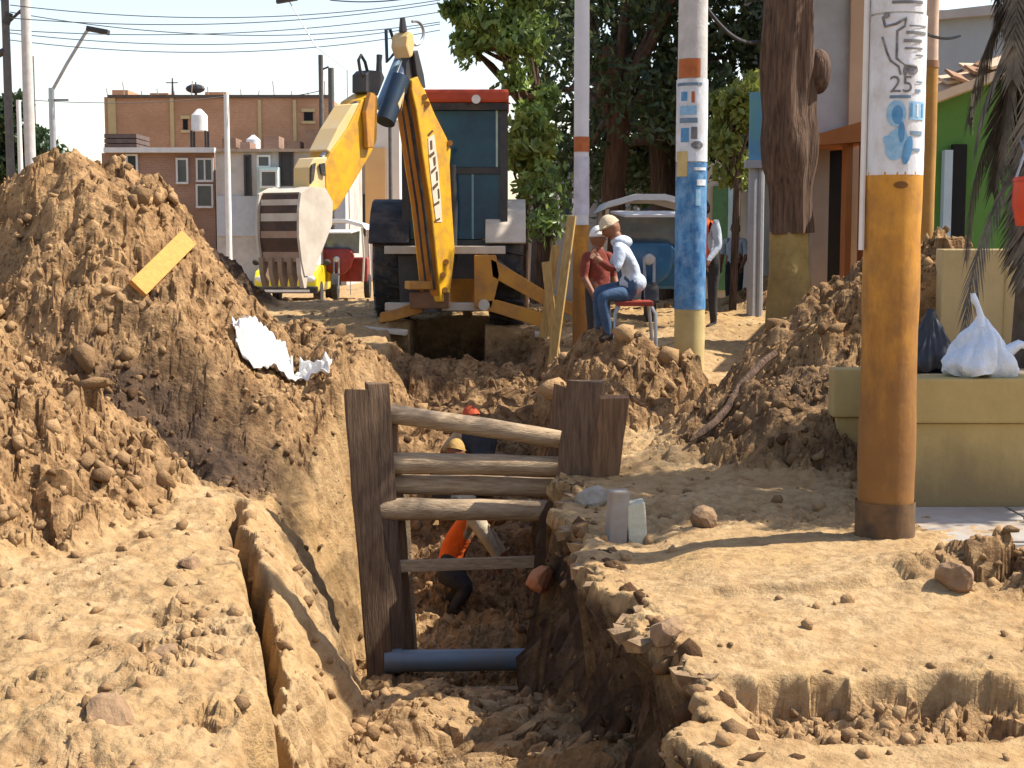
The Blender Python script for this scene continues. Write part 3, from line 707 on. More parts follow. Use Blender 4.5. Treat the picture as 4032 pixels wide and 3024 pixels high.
def bag(c, r, h, m, label, name='plastic_bag', tail=True, seed=1):
    rr = random.Random(seed); ph = [rr.uniform(0, 6) for _ in range(6)]
    o = thing(name, c, label, 'bag')
    def fn(q, d):
        a = math.atan2(d.y, d.x); t = (d.z + 1) / 2
        n1 = MN.noise(d * 1.6 + Vector((ph[0], ph[1], 0))); n2 = MN.noise(Vector((d.x * 5, d.y * 5, d.z * 1.2)) + Vector((ph[2], 0, 3))); n3 = abs(MN.noise(Vector((d.x * 11, d.y * 11, d.z * 2.5)) + Vector((ph[2], 5, 3))))
        k = 1 + .38 * n1 + .16 * n2 * (.5 + t) - .14 * n3
        k *= (1.12 - .12 * t) * (1 - max(0, t - .38) ** 1.1 * 1.35)
        z = q.z if d.z > -.5 else -.5 * h / 2 + (q.z + .5 * h / 2) * .2
        sag = .10 * r * math.sin(a + ph[5])
        return Vector((q.x * k + sag * t, q.y * k, z * (1 if d.z < 0 else .92) + .02 * math.sin(4 * a + ph[3]) * (1 - t)))
    MB().blob(Vector(c) + Vector((0, 0, h * .275)), r, r * .8, h / 2, 64, 28, fn).build('bag_body', m, o, smooth=True)
    if tail:
        b = Vector(c) + Vector((0, 0, h * .70))
        b -= Vector((0, 0, .05)); MB().tube([b, b + Vector((.0, 0, .07)), b + Vector((-.02, 0, .13)), b + Vector((-.04, .01, .17)), b + Vector((-.05, .01, .21))], [.05, .022, .017, .024, .014], 11).build('knot_tail', m, o, smooth=True)
        b = Vector(c) + Vector((r * .8, -.05, h * .3))
        MB().tube([b - Vector((.05, 0, .02)), b + Vector((.06, 0, .05)), b + Vector((.13, 0, .03)), b + Vector((.14, 0, -.07))], [.05, .03, .022, .03], 9).build('handle', m, o, smooth=True)
    return o
M_bag = mat('white_plastic', (.60, .67, .74), (.47, .54, .62), .4, 6, .9, 14, spec=.5)
bag((X(985, 9.15), 9.19, Zp(379, 9) + .002), .22, .52, M_bag, 'tied white plastic bag standing on the olive planter wall')
bag((X(929, 10.2), 10.1, Zp(388, 9) + .004), .17, .60, mat('black_plastic', (.02, .02, .022), (.035, .035, .04), .35, 4, .3, 12), 'black rubbish bag slumped behind the ochre pole', 'rubbish_bag', False, 4)

# ------------------------------------------------------------------ poles
def cyl_patch(cx, cy, r, a0, a1, z0, z1, off=.003, n=14, nz=2, wav=0):
    m = MB(); vs = []
    for i in range(nz + 1):
        for j in range(n + 1):
            a = a0 + (a1 - a0) * j / n; z = z0 + (z1 - z0) * i / nz
            rr = r + off + (wav * math.sin(j * 2.1 + i * 1.7) if wav else 0)
            vs.append((cx + math.sin(a) * rr, cy - math.cos(a) * rr, z))
    fs = [(i * (n + 1) + j, i * (n + 1) + j + 1, (i + 1) * (n + 1) + j + 1, (i + 1) * (n + 1) + j) for i in range(nz) for j in range(n)]
    return m.add(vs, fs)
def cyl_blob(cx, cy, r, ac, zc, wa, hz, off=.005, tilt=0.0, pts=18):
    """ellipse of print wrapped on the pole; wa = half width along the surface in m"""
    vs = [(0, 0)]; fs = []
    for k in range(1, 4):
        for j in range(pts):
            t = 2 * math.pi * j / pts
            vs.append((math.cos(t) * wa * k / 3, math.sin(t) * hz * k / 3))
    for j in range(pts): fs.append((0, 1 + j, 1 + (j + 1) % pts))
    for k in range(2):
        for j in range(pts):
            fs.append((1 + k * pts + j, 1 + (k + 1) * pts + j, 1 + (k + 1) * pts + (j + 1) % pts, 1 + k * pts + (j + 1) % pts))
    out = []
    for (u, v) in vs:
        uu = u * math.cos(tilt) - v * math.sin(tilt); vv = u * math.sin(tilt) + v * math.cos(tilt)
        a = ac + uu / r
        out.append((cx + math.sin(a) * (r + off), cy - math.cos(a) * (r + off), zc + vv))
    return MB().add(out, fs)
def text_mesh(s, size):
    cu = bpy.data.curves.new('t', 'FONT'); cu.body = s; cu.size = size; cu.align_x = 'CENTER'
    ob = bpy.data.objects.new('t', cu); C.objects.link(ob)
    dg = bpy.context.evaluated_depsgraph_get(); dg.update()
    me = bpy.data.meshes.new_from_object(ob.evaluated_get(dg))
    bm = bmesh.new(); bm.from_mesh(me)
    bmesh.ops.triangulate(bm, faces=bm.faces)
    vs = [tuple(v.co) for v in bm.verts]; fs = [tuple(v.index for v in f.verts) for f in bm.faces]
    bm.free(); bpy.data.objects.remove(ob); bpy.data.curves.remove(cu); bpy.data.meshes.remove(me)
    return vs, fs
def cyl_text(cx, cy, r, ac, zc, s, size, off=.005):
    vs, fs = text_mesh(s, size)
    return MB().add([(cx + math.sin(ac + x / r) * (r + off), cy - math.cos(ac + x / r) * (r + off), zc + y) for (x, y, z) in vs], fs)

def shaft(cx, cy, r0, r1, z0, z1, name, m, parent, n=28, k=8, jit=.004, lean=0.0):
    pts = [(cx + lean * (z0 + (z1 - z0) * i / k), cy, z0 + (z1 - z0) * i / k) for i in range(k + 1)]
    rs = [r0 + (r1 - r0) * i / k + random.uniform(-jit, jit) for i in range(k + 1)]
    return MB().tube(pts, rs, n).build(name, m, parent, smooth=True)

# main ochre pole
D1 = 8.02; px1 = 892; cx = X(px1, D1); r = .153
u1 = thing('utility_pole', (cx, D1, 0), 'thick pole painted ochre below with white posters and a blue figure above', 'pole')
zt = Zp(173, D1)
shaft(cx, D1, r * 1.03, r, -.3, zt, 'painted_base', M_ochre, u1, k=14)
shaft(cx, D1, r - .006, r - .02, zt + .001, 4.4, 'shaft', M_concrete, u1)
cyl_patch(cx, D1, r, -1.9, 1.75, zt - .015, 2.95, .004, 30, 12, .0012).build('poster', M_paper, u1, smooth=True)
cyl_patch(cx, D1, r, -1.5, .9, 2.96, 3.25, .004, 24, 4, .001).build('poster', M_paper, u1, smooth=True)
cyl_patch(cx, D1, r, -1.7, 1.6, 3.27, 3.9, .004, 24, 4, .001).build('poster', M_paper, u1, smooth=True)
shaft(cx, D1, r - .004, r - .006, 2.9, 4.0, 'sleeve', M_paper, u1)
def ang(px, c=px1, w=27.5): return math.asin(max(-.98, min(.98, (px - c) / w)))
mm = D1 / F
def mk(px, py, wpx, hpx, m, nm='printed_mark', tilt=0, off=.008):
    cyl_blob(cx, D1, r, ang(px), Zp(py, D1), wpx * mm, hpx * mm, off, tilt).build(nm, m, u1)
mk(886, 116, 9, 13, M_blue_l); mk(887, 117, 5, 9, M_blue, off=.0095)
mk(887, 146, 10.5, 16, M_blue_l, tilt=-.25); mk(897, 152, 4.5, 14, M_blue, tilt=-.2, off=.0095); mk(891, 134, 3, 10, M_blue, off=.0095); mk(880, 144, 4, 7, M_blue_l, off=.0095, tilt=.6)
cyl_patch(cx, D1, r, ang(898), ang(914), Zp(122, D1), Zp(104, D1), .008, 6).build('printed_block', M_blue_l, u1)
for a in (899, 905, 910.5): cyl_patch(cx, D1, r, ang(a), ang(a + 2), Zp(119, D1), Zp(106, D1), .0095, 3).build('printed_bar', M_paper if a == 905 else M_blue, u1)
cyl_patch(cx, D1, r, ang(880), ang(899), Zp(101, D1), Zp(98, D1), .008, 8).build('printed_line', mat('grey_blue_ink', (.16, .24, .32), None, .8), u1)
cyl_text(cx, D1, r, ang(890), Zp(95, D1), '25', .125, .008).build('lettering', M_ink, u1)
for (a, b, y0, h) in ((893, 914, 35, 3), (896, 914, 29, 1.6), (891, 909, 43, 3.2), (892, 910, 51, 2), (903, 911, 58, 1.6), (880, 909, 5, 3), (904, 911, 84, 1.6), (903, 909, 92, 3), (899, 912, 133, 4), (900, 910, 150, 3)):
    cyl_patch(cx, D1, r, ang(a), ang(b), Zp(y0 + h, D1), Zp(y0, D1), .008, 8).build('printed_line', MATS['grey_blue_ink'] if y0 > 80 else mat('grey_ink', (.18, .18, .185), None, .8), u1)
def scrib(pp, w):
    q = []
    for (a, b) in pp: q.append((ang(a), Zp(b, D1)))
    q2 = []
    for i in range(len(q) - 1):
        for k in range(5): q2.append((q[i][0] + (q[i + 1][0] - q[i][0]) * k / 5, q[i][1] + (q[i + 1][1] - q[i][1]) * k / 5))
    q2.append(q[-1])
    MB().tube([(cx + math.sin(a) * (r + .006), D1 - math.cos(a) * (r + .006), z) for (a, z) in q2], w, 6).build('torn_strip', M_ink, u1)
scrib([(873, 20), (875, 30), (884, 28), (893, 22), (892, 30), (885, 35), (885, 62), (893, 68), (904, 70)], .007)
scrib([(873, 40), (877, 56), (880, 64), (887, 70), (889, 78)], .006)
mk(900, 73, 6, 5, M_ink); mk(893, 74, 2, 5, M_ink); mk(876, 19, 3, 3, M_ink)
mk(892, 186, 7, 3.5, mat('dark_stain', (.16, .075, .02), None, .9), 'stain', off=.006)
MB().tube([(cx - r - .02, D1 - .02, Zp(250, D1)), (cx - r - .018, D1 - .02, 4.5)], .016, 8).build('conduit', M_white, u1)
cyl_patch(cx, D1, r * 1.03, -2.6, 2.6, -.05, Zp(500, D1), .006, 30, 6, .003).build('tar_base', mat('dark_base_paint', (.17, .095, .04), (.06, .042, .028), .9, 7), u1, smooth=True)

# blue poster pole
D2 = 15.0; cx2 = X(690.5, D2); r2 = .157
u2 = thing('utility_pole', (cx2, D2, .1), 'concrete pole wrapped in blue and white posters with pale ochre foot', 'pole')
M_paleochre = mat('pale_ochre_paint', (.55, .43, .19), (.44, .33, .13), .8, 5, .15, 20, dirt=(.3, .2, .09), dirt_amt=.6)
shaft(cx2, D2, r2, r2 - .002, -.2, Zp(308, D2), 'painted_base', M_paleochre, u2)
shaft(cx2, D2, r2 - .003, r2 - .01, Zp(308, D2) + .001, 9, 'shaft', M_concrete, u2)
def patch2(y0, y1, a0, a1, m, nm='poster', off=.004):
    cyl_patch(cx2, D2, r2, a0, a1, Zp(y1, D2), Zp(y0, D2), off, 16, 6, .001).build(nm, m, u2, smooth=True)
patch2(163, 309, -2.3, 2.3, mat('worn_blue', (.015, .085, .22), (.10, .27, .46), .7, 7, stretch=(1.6, 1.6, .8), dirt=(.3, .4, .5), dirt_amt=.5, dirt_scale=9), 'painted_band')
patch2(80, 162, -2.2, 2.2, M_paper)
patch2(60, 79, -1.2, .4, M_rust, 'rust_patch')
def a2(px): return math.asin(max(-.98, min(.98, (px - 690.5) / 15.2)))
m2 = D2 / F
def mk2(x0, x1, y0, y1, m, off=.008, nm='printed_block'): cyl_patch(cx2, D2, r2, a2(x0), a2(x1), Zp(y1, D2), Zp(y0, D2), off, 6).build(nm, m, u2)
mk2(679, 684, 93, 102, M_blue); mk2(688, 691, 93, 104, M_rust); mk2(678, 693, 107, 116, M_blue_l); mk2(678, 694, 119, 124, MATS['grey_blue_ink']); mk2(679, 686, 129, 143, M_blue); mk2(676, 698, 84, 87, MATS['grey_blue_ink'])
mk2(688, 694, 128, 140, MATS['grey_ink']); mk2(676, 685, 152, 177, M_paleochre); mk2(694, 703, 180, 186, M_paper); mk2(691, 703, 168, 171, M_paper)
mk2(693, 698, 190, 206, M_blue_l); 
cyl_blob(cx2, D2, r2, a2(694), Zp(146, D2), 6 * m2, 4 * m2, .009).build('printed_mark', M_ink, u2)
# slim lamp pole by the machine
D3 = 16.6; cx3 = X(581, D3); r3 = .088
u3 = thing('lamp_pole', (cx3, D3, .2), 'slim pale grey pole with ochre lower half beside the leaning boards', 'pole')
shaft(cx3, D3, r3 * 1.12, r3 * 1.02, -.1, Zp(225, D3), 'painted_base', M_ochre, u3)
shaft(cx3, D3, r3, r3 * .85, Zp(225, D3) + .001, 9, 'shaft', mat('pale_pole', (.60, .60, .61), (.52, .52, .54), .7, 4), u3)
cyl_patch(cx3, D3, r3 * .99, -1.2, 1.5, Zp(152, D3), Zp(137, D3), .004, 10).build('rust_band', M_rust, u3)
cyl_patch(cx3, D3, r3 * .99, -1.2, 1.5, Zp(215, D3), Zp(157, D3), .004, 10).build('poster', mat('lilac_paper', (.55, .54, .62), None, .8), u3)
# thin ochre pole behind main pole
D4 = 13.6; cx4 = X(925, D4)
u4 = thing('gate_post', (cx4, D4, .3), 'thin ochre and pink post standing just behind the thick pole', 'post')
shaft(cx4, D4, .078, .074, .2, Zp(62, D4), 'painted_base', mat('brown_ochre', (.42, .23, .055), (.30, .15, .035), .8, 3, dirt=(.16, .08, .03), dirt_amt=.6), u4)
shaft(cx4, D4, .07, .066, Zp(62, D4) + .001, 6, 'shaft', mat('pink_render', (.55, .40, .30), None, .8), u4)
shaft(cx4, D4, .085, .085, Zp(68, D4), Zp(61, D4), 'collar', MATS['tile_brown'], u4, k=1)

# left street poles
def street_pole(px, D, r, ptop, m, label, base=.1, lean=0.0, arms=()):
    x = X(px, D)
    o = thing('street_pole', (x, D, base), label, 'pole')
    shaft(x, D, r * 1.2, r, base, Zp(ptop, D), 'shaft', m, o, n=12, lean=lean)
    for (za, dx, dz, rr, nm) in arms:
        MB().tube([(x, D, Zp(za, D)), (x + dx, D, Zp(za, D) + dz)], rr, 8).build(nm, M_dark, o)
    return o
street_pole(13, 40, .10, -60, mat('pole_dark', (.12, .115, .11), (.08, .075, .07), .8), 'dark slim street pole with a fuse box and side arm', lean=0, arms=[(25, .55, .5, .04, 'side_arm'), (50, -.3, -.15, .10, 'fuse_box'), (24, .1, .3, .12, 'transformer')])
street_pole(33, 40, .13, -60, M_concrete, 'thick pale concrete street pole between two thinner ones')
street_pole(23, 38, .06, 100, M_white, 'short thin white pole beside the concrete street pole')
street_pole(229, 47, .085, 94, M_white, 'thin white pole standing before the brick building')
street_pole(323, 47, .075, 55, MATS['pole_dark'], 'thin dark pole standing at the end of the brick building', arms=[(70, .25, .1, .03, 'side_arm')])
street_pole(333, 50, .10, 68, MATS['pole_dark'], 'short thick dark pole beside the thin one, behind the digger arm')
street_pole(391, 48, .06, 110, MATS['pole_dark'], 'thin dark pole seen below the digger arm')
street_pole(38, 60, .07, 56, MATS['pole_dark'], 'distant thin dark pole rising behind the left tree')
D5 = 44; x5 = X(56, D5)
lp = thing('street_lamp', (x5, D5, .1), 'grey street lamp with a long slanting arm over the road', 'street lamp')
shaft(x5, D5, .11, .09, .1, Zp(88, D5), 'pole', M_steel, lp, n=10)
MB().tube([(x5, D5, Zp(92, D5)), (X(72, D5), D5, Zp(64, D5)), (X(92, D5), D5, Zp(32, D5)), (X(96, D5), D5, Zp(29, D5))], .05, 8).build('arm', M_steel, lp)
MB().obox(P(98, 30.5, D5), (.32, 0, -.06), (0, .14, 0), (.015, 0, .07)).build('lamp_head', M_dark, lp, bevel=.02)
MB().beam((x5 - .1, D5, Zp(100, D5)), (x5 + .5, D5, Zp(100, D5)), .05, .05).build('crossbar', M_dark, lp)
o2 = thing('street_lamp', (X(335, 42), 42, .1), 'faint lamp head on a long thin arm high over the road', 'street lamp')
MB().tube([(X(350, 42), 42, .1), (X(349, 42), 42, Zp(70, 42)), (X(318, 42), 42, Zp(46, 42)), (X(292, 42), 42, Zp(0, 42))], .016, 6).build('arm', M_steel, o2)
MB().obox(P(287, -1, 42), (.3, 0, .05), (0, .12, 0), (0, 0, .08)).build('lamp_head', M_dark, o2, bevel=.02)

def wire(a, b, sag, rad=.013):
    a, b = Vector(a), Vector(b); pts = []
    for i in range(25):
        t = i / 24; p = a.lerp(b, t); p.z -= sag * 4 * t * (1 - t); pts.append(p)
    o = MB().tube(pts, rad, 5).build('overhead_wire', M_wire)
    return tag(o, 'thin dark overhead wire strung across the pale sky', 'wire', 'overhead wires across the street')
for (ya, yb, D, sg_) in ((5, 0, 38, .4), (18, 3, 38, .35), (12, 22, 40, .5), (30, 12, 41, .35), (33, 24, 41, .45), (40, 30, 42, .5), (100, 96, 46, .15)):
    xr_ = 440 if ya < 60 else (230 if ya == 100 else 62)
    wire(P(10 if ya < 90 else 30, ya, D), P(xr_, yb, D + 4), sg_)
wire(P(232, 95, 47), P(323, 90, 47), .15)['label'] = 'dark wire from the thin white pole to the dark pole before the brick wall'
wire(P(330, 0, 30), P(440, -8, 30), .1); wire(P(704, 4, 15), P(757, 42, 17), .12, .022)['label'] = 'slack grey cable from the blue poster pole to the big trunk'
wire(P(905, 20, 8.3), P(960, 36, 10.5), .05, .01)['label'] = 'short dark cable running from the thick ochre pole to the palm'

# ------------------------------------------------------------------ trees
def leaves_mesh(name, m, parent, centers, n, size, rng, droop=0.3, aspect=2.2):
    """many folded leaf faces spread in ellipsoidal clumps; centers: (x,y,z,rx,ry,rz,weight)"""
    W = np.array([c[6] for c in centers]); W = W / W.sum()
    idx = rng.choice(len(centers), n, p=W)
    cc = np.array([c[:3] for c in centers])[idx]; rr = np.array([c[3:6] for c in centers])[idx]
    d = rng.normal(size=(n, 3)); d /= np.linalg.norm(d, axis=1)[:, None]
    rad = rng.random(n) ** 0.45
    p = cc + d * rr * rad[:, None]
    dirv = rng.normal(size=(n, 3)); dirv[:, 2] -= droop * 2; dirv /= np.linalg.norm(dirv, axis=1)[:, None]
    side = np.cross(dirv, rng.normal(size=(n, 3))); side /= np.linalg.norm(side, axis=1)[:, None]
    nor = np.cross(dirv, side)
    s = size * (0.55 + 0.9 * rng.random(n))[:, None]
    a = p - dirv * s * .5; b = p + dirv * s * .5
    l = p + side * s / aspect * .5 + nor * s * .10; r_ = p - side * s / aspect * .5 + nor * s * .10
    V = np.stack([a, l, b, r_], 1).reshape(-1, 3)
    k = np.arange(n)[:, None] * 4
    Fc = np.concatenate([k + np.array([[0, 1, 2]]), k + np.array([[0, 2, 3]])], 1).reshape(-1, 3)
    me = bpy.data.meshes.new(name)
    me.vertices.add(len(V)); me.vertices.foreach_set('co', V.astype(np.float32).ravel())
    me.loops.add(Fc.size); me.polygons.add(len(Fc))
    me.loops.foreach_set('vertex_index', Fc.astype(np.int32).ravel())
    me.polygons.foreach_set('loop_start', np.arange(0, Fc.size, 3, dtype=np.int32)); me.update(calc_edges=True)
    me.materials.append(m)
    o = bpy.data.objects.new(name, me); C.objects.link(o); o.parent = parent
    o.matrix_parent_inverse = parent_world(parent).inverted(); o['kind'] = 'stuff'
    return o
def clumps(box, n, r, rng):
    x0, x1, y0, y1, z0, z1 = box; out = []
    for i in range(n):
        out.append((rng.uniform(x0, x1), rng.uniform(y0, y1), rng.uniform(z0, z1), r * rng.uniform(.6, 1.3), r * rng.uniform(.6, 1.3), r * rng.uniform(.45, .95), 1.0))
    return out
def limbs(parent, base, cl, m, rad, rng, k=9):
    mb = MB(); base = Vector(base)
    for c in [cl[i] for i in rng.choice(len(cl), min(k, len(cl)), replace=False)]:
        e = Vector(c[:3]); mid = base.lerp(e, .5) + Vector((rng.uniform(-.2, .2), rng.uniform(-.2, .2), rng.uniform(.0, .35)))
        mb.tube([base, mid, e], [rad, rad * .6, rad * .15], 7)
    return mb.build('limbs', m, parent, smooth=True)
L_dark = leaf_mat('leaf_dark', (.12, .16, .06), (.024, .042, .016))
L_mid = leaf_mat('leaf_mid', (.30, .40, .10), (.10, .16, .04))
L_yel = leaf_mat('leaf_yellow_green', (.30, .33, .07), (.17, .20, .045))
L_far = leaf_mat('leaf_far', (.05, .085, .035), (.03, .055, .022))
rg = np.random.default_rng(5)

def trunk(parent, pts, rs, m, name='trunk', n=22, ridge=.06, seed=0):
    """ridged bark trunk"""
    mb = MB(); mb.tube(pts, rs, n)
    rr = random.Random(seed); ph = [rr.uniform(0, 6.28) for _ in range(5)]
    pts = [Vector(p) for p in pts]
    for i, v in enumerate(mb.v):
        ring = min(i // n, len(pts) - 1); c = pts[ring]; v = Vector(v); d = v - c; a = math.atan2(d.y, d.x)
        k = 1 + ridge * (math.sin(5 * a + ph[0] + .4 * ring) + .7 * math.sin(9 * a + ph[1] - .5 * ring) + .5 * math.sin(3 * a + ph[2] + ring))
        mb.v[i] = tuple(c + d * k)
    return mb.build(name, m, parent, smooth=True)

# big tree with ochre washed foot
DT = 17.0; xt = X(789, DT)
t1 = thing('street_tree', (xt, DT, .4), 'big dark tree trunk with ochre washed foot beside the rubble heap', 'tree')
zb = Zp(232, DT)
zs = np.linspace(.2, zb, 8)
trunk(t1, [(xt + .01 * math.sin(z * 2), DT, z) for z in zs], [.30 - .012 * i for i in range(8)], M_bark_o, 'washed_foot', seed=3)
zs = np.linspace(zb - .02, 7.5, 22)
trunk(t1, [(xt + .03 * math.sin(z * 1.3) - .01 * (z - 2), DT, z) for z in zs], [.262 + .02 * math.sin(z * 2.2) + (.05 if 2.6 < z < 3.1 else 0) + .008 * (z - 2) for z in zs], M_bark, 'trunk', n=44, ridge=.085, seed=4)
MB().blob((xt + .30, DT - .05, Zp(72, DT)), .14, .16, .26, 12, 8).build('burl', M_bark, t1, smooth=True)
cl1 = clumps((xt - .6, xt + 3.5, DT + .5, DT + 5.0, 6.4, 9.0), 22, .95, rg)
limbs(t1, (xt, DT, 5.0), cl1, M_bark, .16, rg)
leaves_mesh('crown', L_dark, t1, cl1, 9000, .17, rg)
# dark tree in the middle
x2t = X(612, 25)
t2 = thing('street_tree', (x2t, 25, .5), 'leaning brown trunk under a dense dark crown behind the seated man', 'tree')
trunk(t2, [(x2t + .1, 25, .2), (x2t + .05, 25, 1.5), (x2t, 25, 2.6), (x2t + .1, 25, 3.6), (x2t - .15, 25, 5)], [.26, .22, .2, .19, .15], mat('bark_red', (.17, .085, .045), (.07, .035, .02), .95, 4, .8, 8, stretch=(4, 4, .6)), seed=8)
cl2 = clumps((X(545, 25), X(760, 25), 23.6, 27.5, Zp(150, 25), 8.0), 60, .85, rg)
limbs(t2, (x2t, 25, 3.8), cl2, M_bark, .12, rg, 14)
leaves_mesh('crown', L_dark, t2, cl2, 12500, .18, rg)
x2b = X(661, 27)
t2b = thing('street_tree', (x2b, 27, .5), 'dark hidden trunk and crown between the two poster poles', 'tree')
trunk(t2b, [(x2b, 27, .2), (x2b + .1, 27, 2), (x2b - .1, 27, 4.6)], [.3, .25, .2], M_bark, seed=12)
cl2b = clumps((X(560, 28), X(745, 28), 27, 30.5, Zp(185, 28), 8.5), 46, .95, rg)
limbs(t2b, (x2b, 27, 3.6), cl2b, M_bark, .12, rg, 10)
leaves_mesh('crown', L_dark, t2b, cl2b, 9000, .20, rg)
# sunlit tree behind the cab
x3t = X(541, 23.7)
t3 = thing('street_tree', (x3t, 23.7, .3), 'sunlit green tree with loose drooping foliage behind the digger cab', 'tree')
trunk(t3, [(x3t, 23.7, .1), (x3t + .05, 23.6, 2.2), (x3t - .1, 23.2, 4.2)], [.2, .17, .1], M_bark, seed=15)
cl3 = clumps((X(465, 22.6), X(545, 22.6), 21.6, 23.2, Zp(95, 22.6), 6.8), 24, .42, rg) + clumps((X(448, 22.4), X(475, 22.4), 21.8, 23.0, Zp(66, 22.4), Zp(2, 22.4)), 8, .17, rg) + clumps((X(512, 22.4), X(548, 22.4), 21.8, 23.0, Zp(165, 22.4), Zp(95, 22.4)), 10, .28, rg)
limbs(t3, (x3t - .05, 23.3, 3.6), cl3, M_bark, .09, rg, 14)
leaves_mesh('crown', L_mid, t3, cl3, 8500, .16, rg, .45)
# yellow-green small trees
def small_tree(px, D, y_top, y_bot, wpx, label, m, n, sz, seed, base=.3):
    x = X(px, D); o = thing('young_tree', (x, D, base), label, 'tree')
    trunk(o, [(x, D, base - .2), (x + .05, D, Zp(y_bot, D)), (x - .02, D, Zp((y_top + y_bot) / 2, D))], [.06, .05, .03], M_bark, n=8, seed=seed)
    g = np.random.default_rng(seed)
    cl = clumps((X(px - wpx, D), X(px + wpx, D), D - .5, D + .5, Zp(y_bot, D), Zp(y_top, D)), 14, .30, g)
    limbs(o, (x, D, Zp(y_bot, D)), cl, M_bark, .03, g, 8)
    leaves_mesh('crown', m, o, cl, n, sz, g, .5)
    return o
small_tree(524, 22, 125, 200, 14, 'young yellow green tree with thin trunk beside the digger', L_yel, 1500, .17, 21)
small_tree(545, 21, 160, 235, 9, 'thin bare stemmed sapling behind the leaning boards', L_mid, 500, .14, 22)
small_tree(733, 21, 75, 175, 15, 'young yellow green tree between the blue pole and the big trunk', L_yel, 2200, .16, 23)
# left tree
xl_ = X(22, 46)
tl = thing('street_tree', (xl_, 46, .1), 'dark green rounded tree behind the left street poles', 'tree')
trunk(tl, [(xl_, 46, 0), (xl_, 46, 2.5), (xl_, 46, 4)], [.25, .2, .15], M_bark, seed=30)
cll = clumps((X(-50, 46), X(42, 46), 45, 48, Zp(205, 46), Zp(104, 46)), 46, .68, rg)
limbs(tl, (xl_, 46, 2), cll, M_bark, .1, rg, 8)
leaves_mesh('crown', L_far, tl, cll, 15000, .24, rg)

# roadside tree whose shade falls on the planter and the pole foot
xr_t = 6.2
tr_ = thing('street_tree', (xr_t, 9.9, .1), 'leafy tree beyond the planter shading the pole foot', 'tree')
trunk(tr_, [(xr_t, 9.9, 0), (xr_t, 9.9, 2.2), (xr_t - .2, 9.9, 4.2)], [.2, .16, .12], M_bark, seed=50)
gtr = np.random.default_rng(77)
clr = clumps((4.7, 6.6, 9.1, 10.5, 4.3, 5.8), 16, .60, gtr)
limbs(tr_, (xr_t, 9.9, 3.2), clr, M_bark, .08, gtr, 8)
leaves_mesh('crown', L_mid, tr_, clr, 3600, .19, gtr)
# palm with hanging dead fronds
DP = 10.5; xp = X(1030, DP)
pm = thing('palm_tree', (xp, DP, .8), 'shaggy palm hung with dry grey fronds before the green house', 'palm')
M_dead = mat('dry_frond', (.20, .17, .13), (.05, .045, .038), .9, 5)
trunk(pm, [(xp, DP, .7), (xp + .03, DP, 1.6), (xp, DP, 2.6), (xp + .02, DP, 5.4)], [.12, .11, .11, .12], mat('palm_bark', (.16, .12, .085), (.07, .05, .035), .95, 6, .9, 14), n=16, ridge=.05, seed=40)
rp_ = random.Random(9)
def frond(mb, base, az, length, droop0, curve, leaf, n=13, wd_=.012):
    """one frond: midrib plus narrow leaflets, hanging down"""
    p = Vector(base); el = droop0; h = Vector((math.cos(az), math.sin(az), 0)); side = Vector((-math.sin(az), math.cos(az), 0))
    pts = [p.copy()]; dirs = []
    for i in range(n):
        d = h * math.cos(el) + Vector((0, 0, 1)) * math.sin(el); dirs.append(d)
        p = p + d * length / n; pts.append(p.copy()); el = max(-1.5, el - curve / n)
    mb.tube(pts, [.013 * (1 - .8 * i / n) for i in range(n + 1)], 5)
    for i in range(2, n):
        for sgn in (-1, 1):
            for q in range(2):
                a = pts[i].lerp(pts[i + 1], q * .5); L = leaf * (1 - abs(i / n - .45)) * rp_.uniform(.7, 1.15)
                dd = (dirs[i] * .75 + side * sgn * .75 + Vector((0, 0, -.55 + rp_.uniform(-.25, .15)))).normalized()
                e = a + dd * L; wv = dirs[i] * wd_; m1 = a.lerp(e, .5) + Vector((0, 0, .01))
                mb.add([a - wv, m1 - wv, e, m1 + wv, a + wv], [(0, 1, 3, 4), (1, 2, 3)])
    return mb
for k in range(64):
    az = rp_.uniform(0, 6.28); zb_ = rp_.uniform(2.2, 4.9)
    b = Vector((xp + math.cos(az) * .12, DP + math.sin(az) * .12, zb_))
    frond(MB(), b, az, rp_.uniform(.8, 1.4), rp_.uniform(-1.4, -.95), rp_.uniform(.5, 1.0), .40, 13, .02).build('dead_frond', M_dead, pm)
for k in range(17):
    az = k * 2.4 + rp_.uniform(-.2, .2)
    frond(MB(), (xp + math.cos(az) * .1, DP + math.sin(az) * .1, 5.35), az, rp_.uniform(1.7, 2.3), rp_.uniform(.1, 1.0), rp_.uniform(1.2, 1.9), .5, 16).build('green_frond', L_dark, pm)
rb = thing('red_bucket', (X(1021, 9.8), 9.8, Zp(249, 9.8)), 'red plastic bucket hung on the shaggy palm trunk', 'bucket')
xb = X(1029, 9.9)
M_redp = mat('red_plastic', (.62, .07, .02), (.5, .05, .02), .4)
MB().tube([(xb, 9.9, Zp(226, 9.9) + .001), (xb, 9.9, Zp(226, 9.9) + .15), (xb, 9.9, Zp(226, 9.9) + .30)], [.09, .12, .115], 18).build('bucket_body', M_redp, rb, smooth=True)
MB().tube([(xb, 9.9, Zp(226, 9.9) + .301), (xb, 9.9, Zp(226, 9.9) + .33)], [.125, .11], 18).build('lid', M_redp, rb, smooth=True)
MB().tube([(xb - .11, 9.9, Zp(226, 9.9) + .3), (xb - .03, 9.95, Zp(226, 9.9) + .5), (xb + .05, 10.3, Zp(226, 9.9) + .62)], .008, 6).build('handle', M_steel, rb)

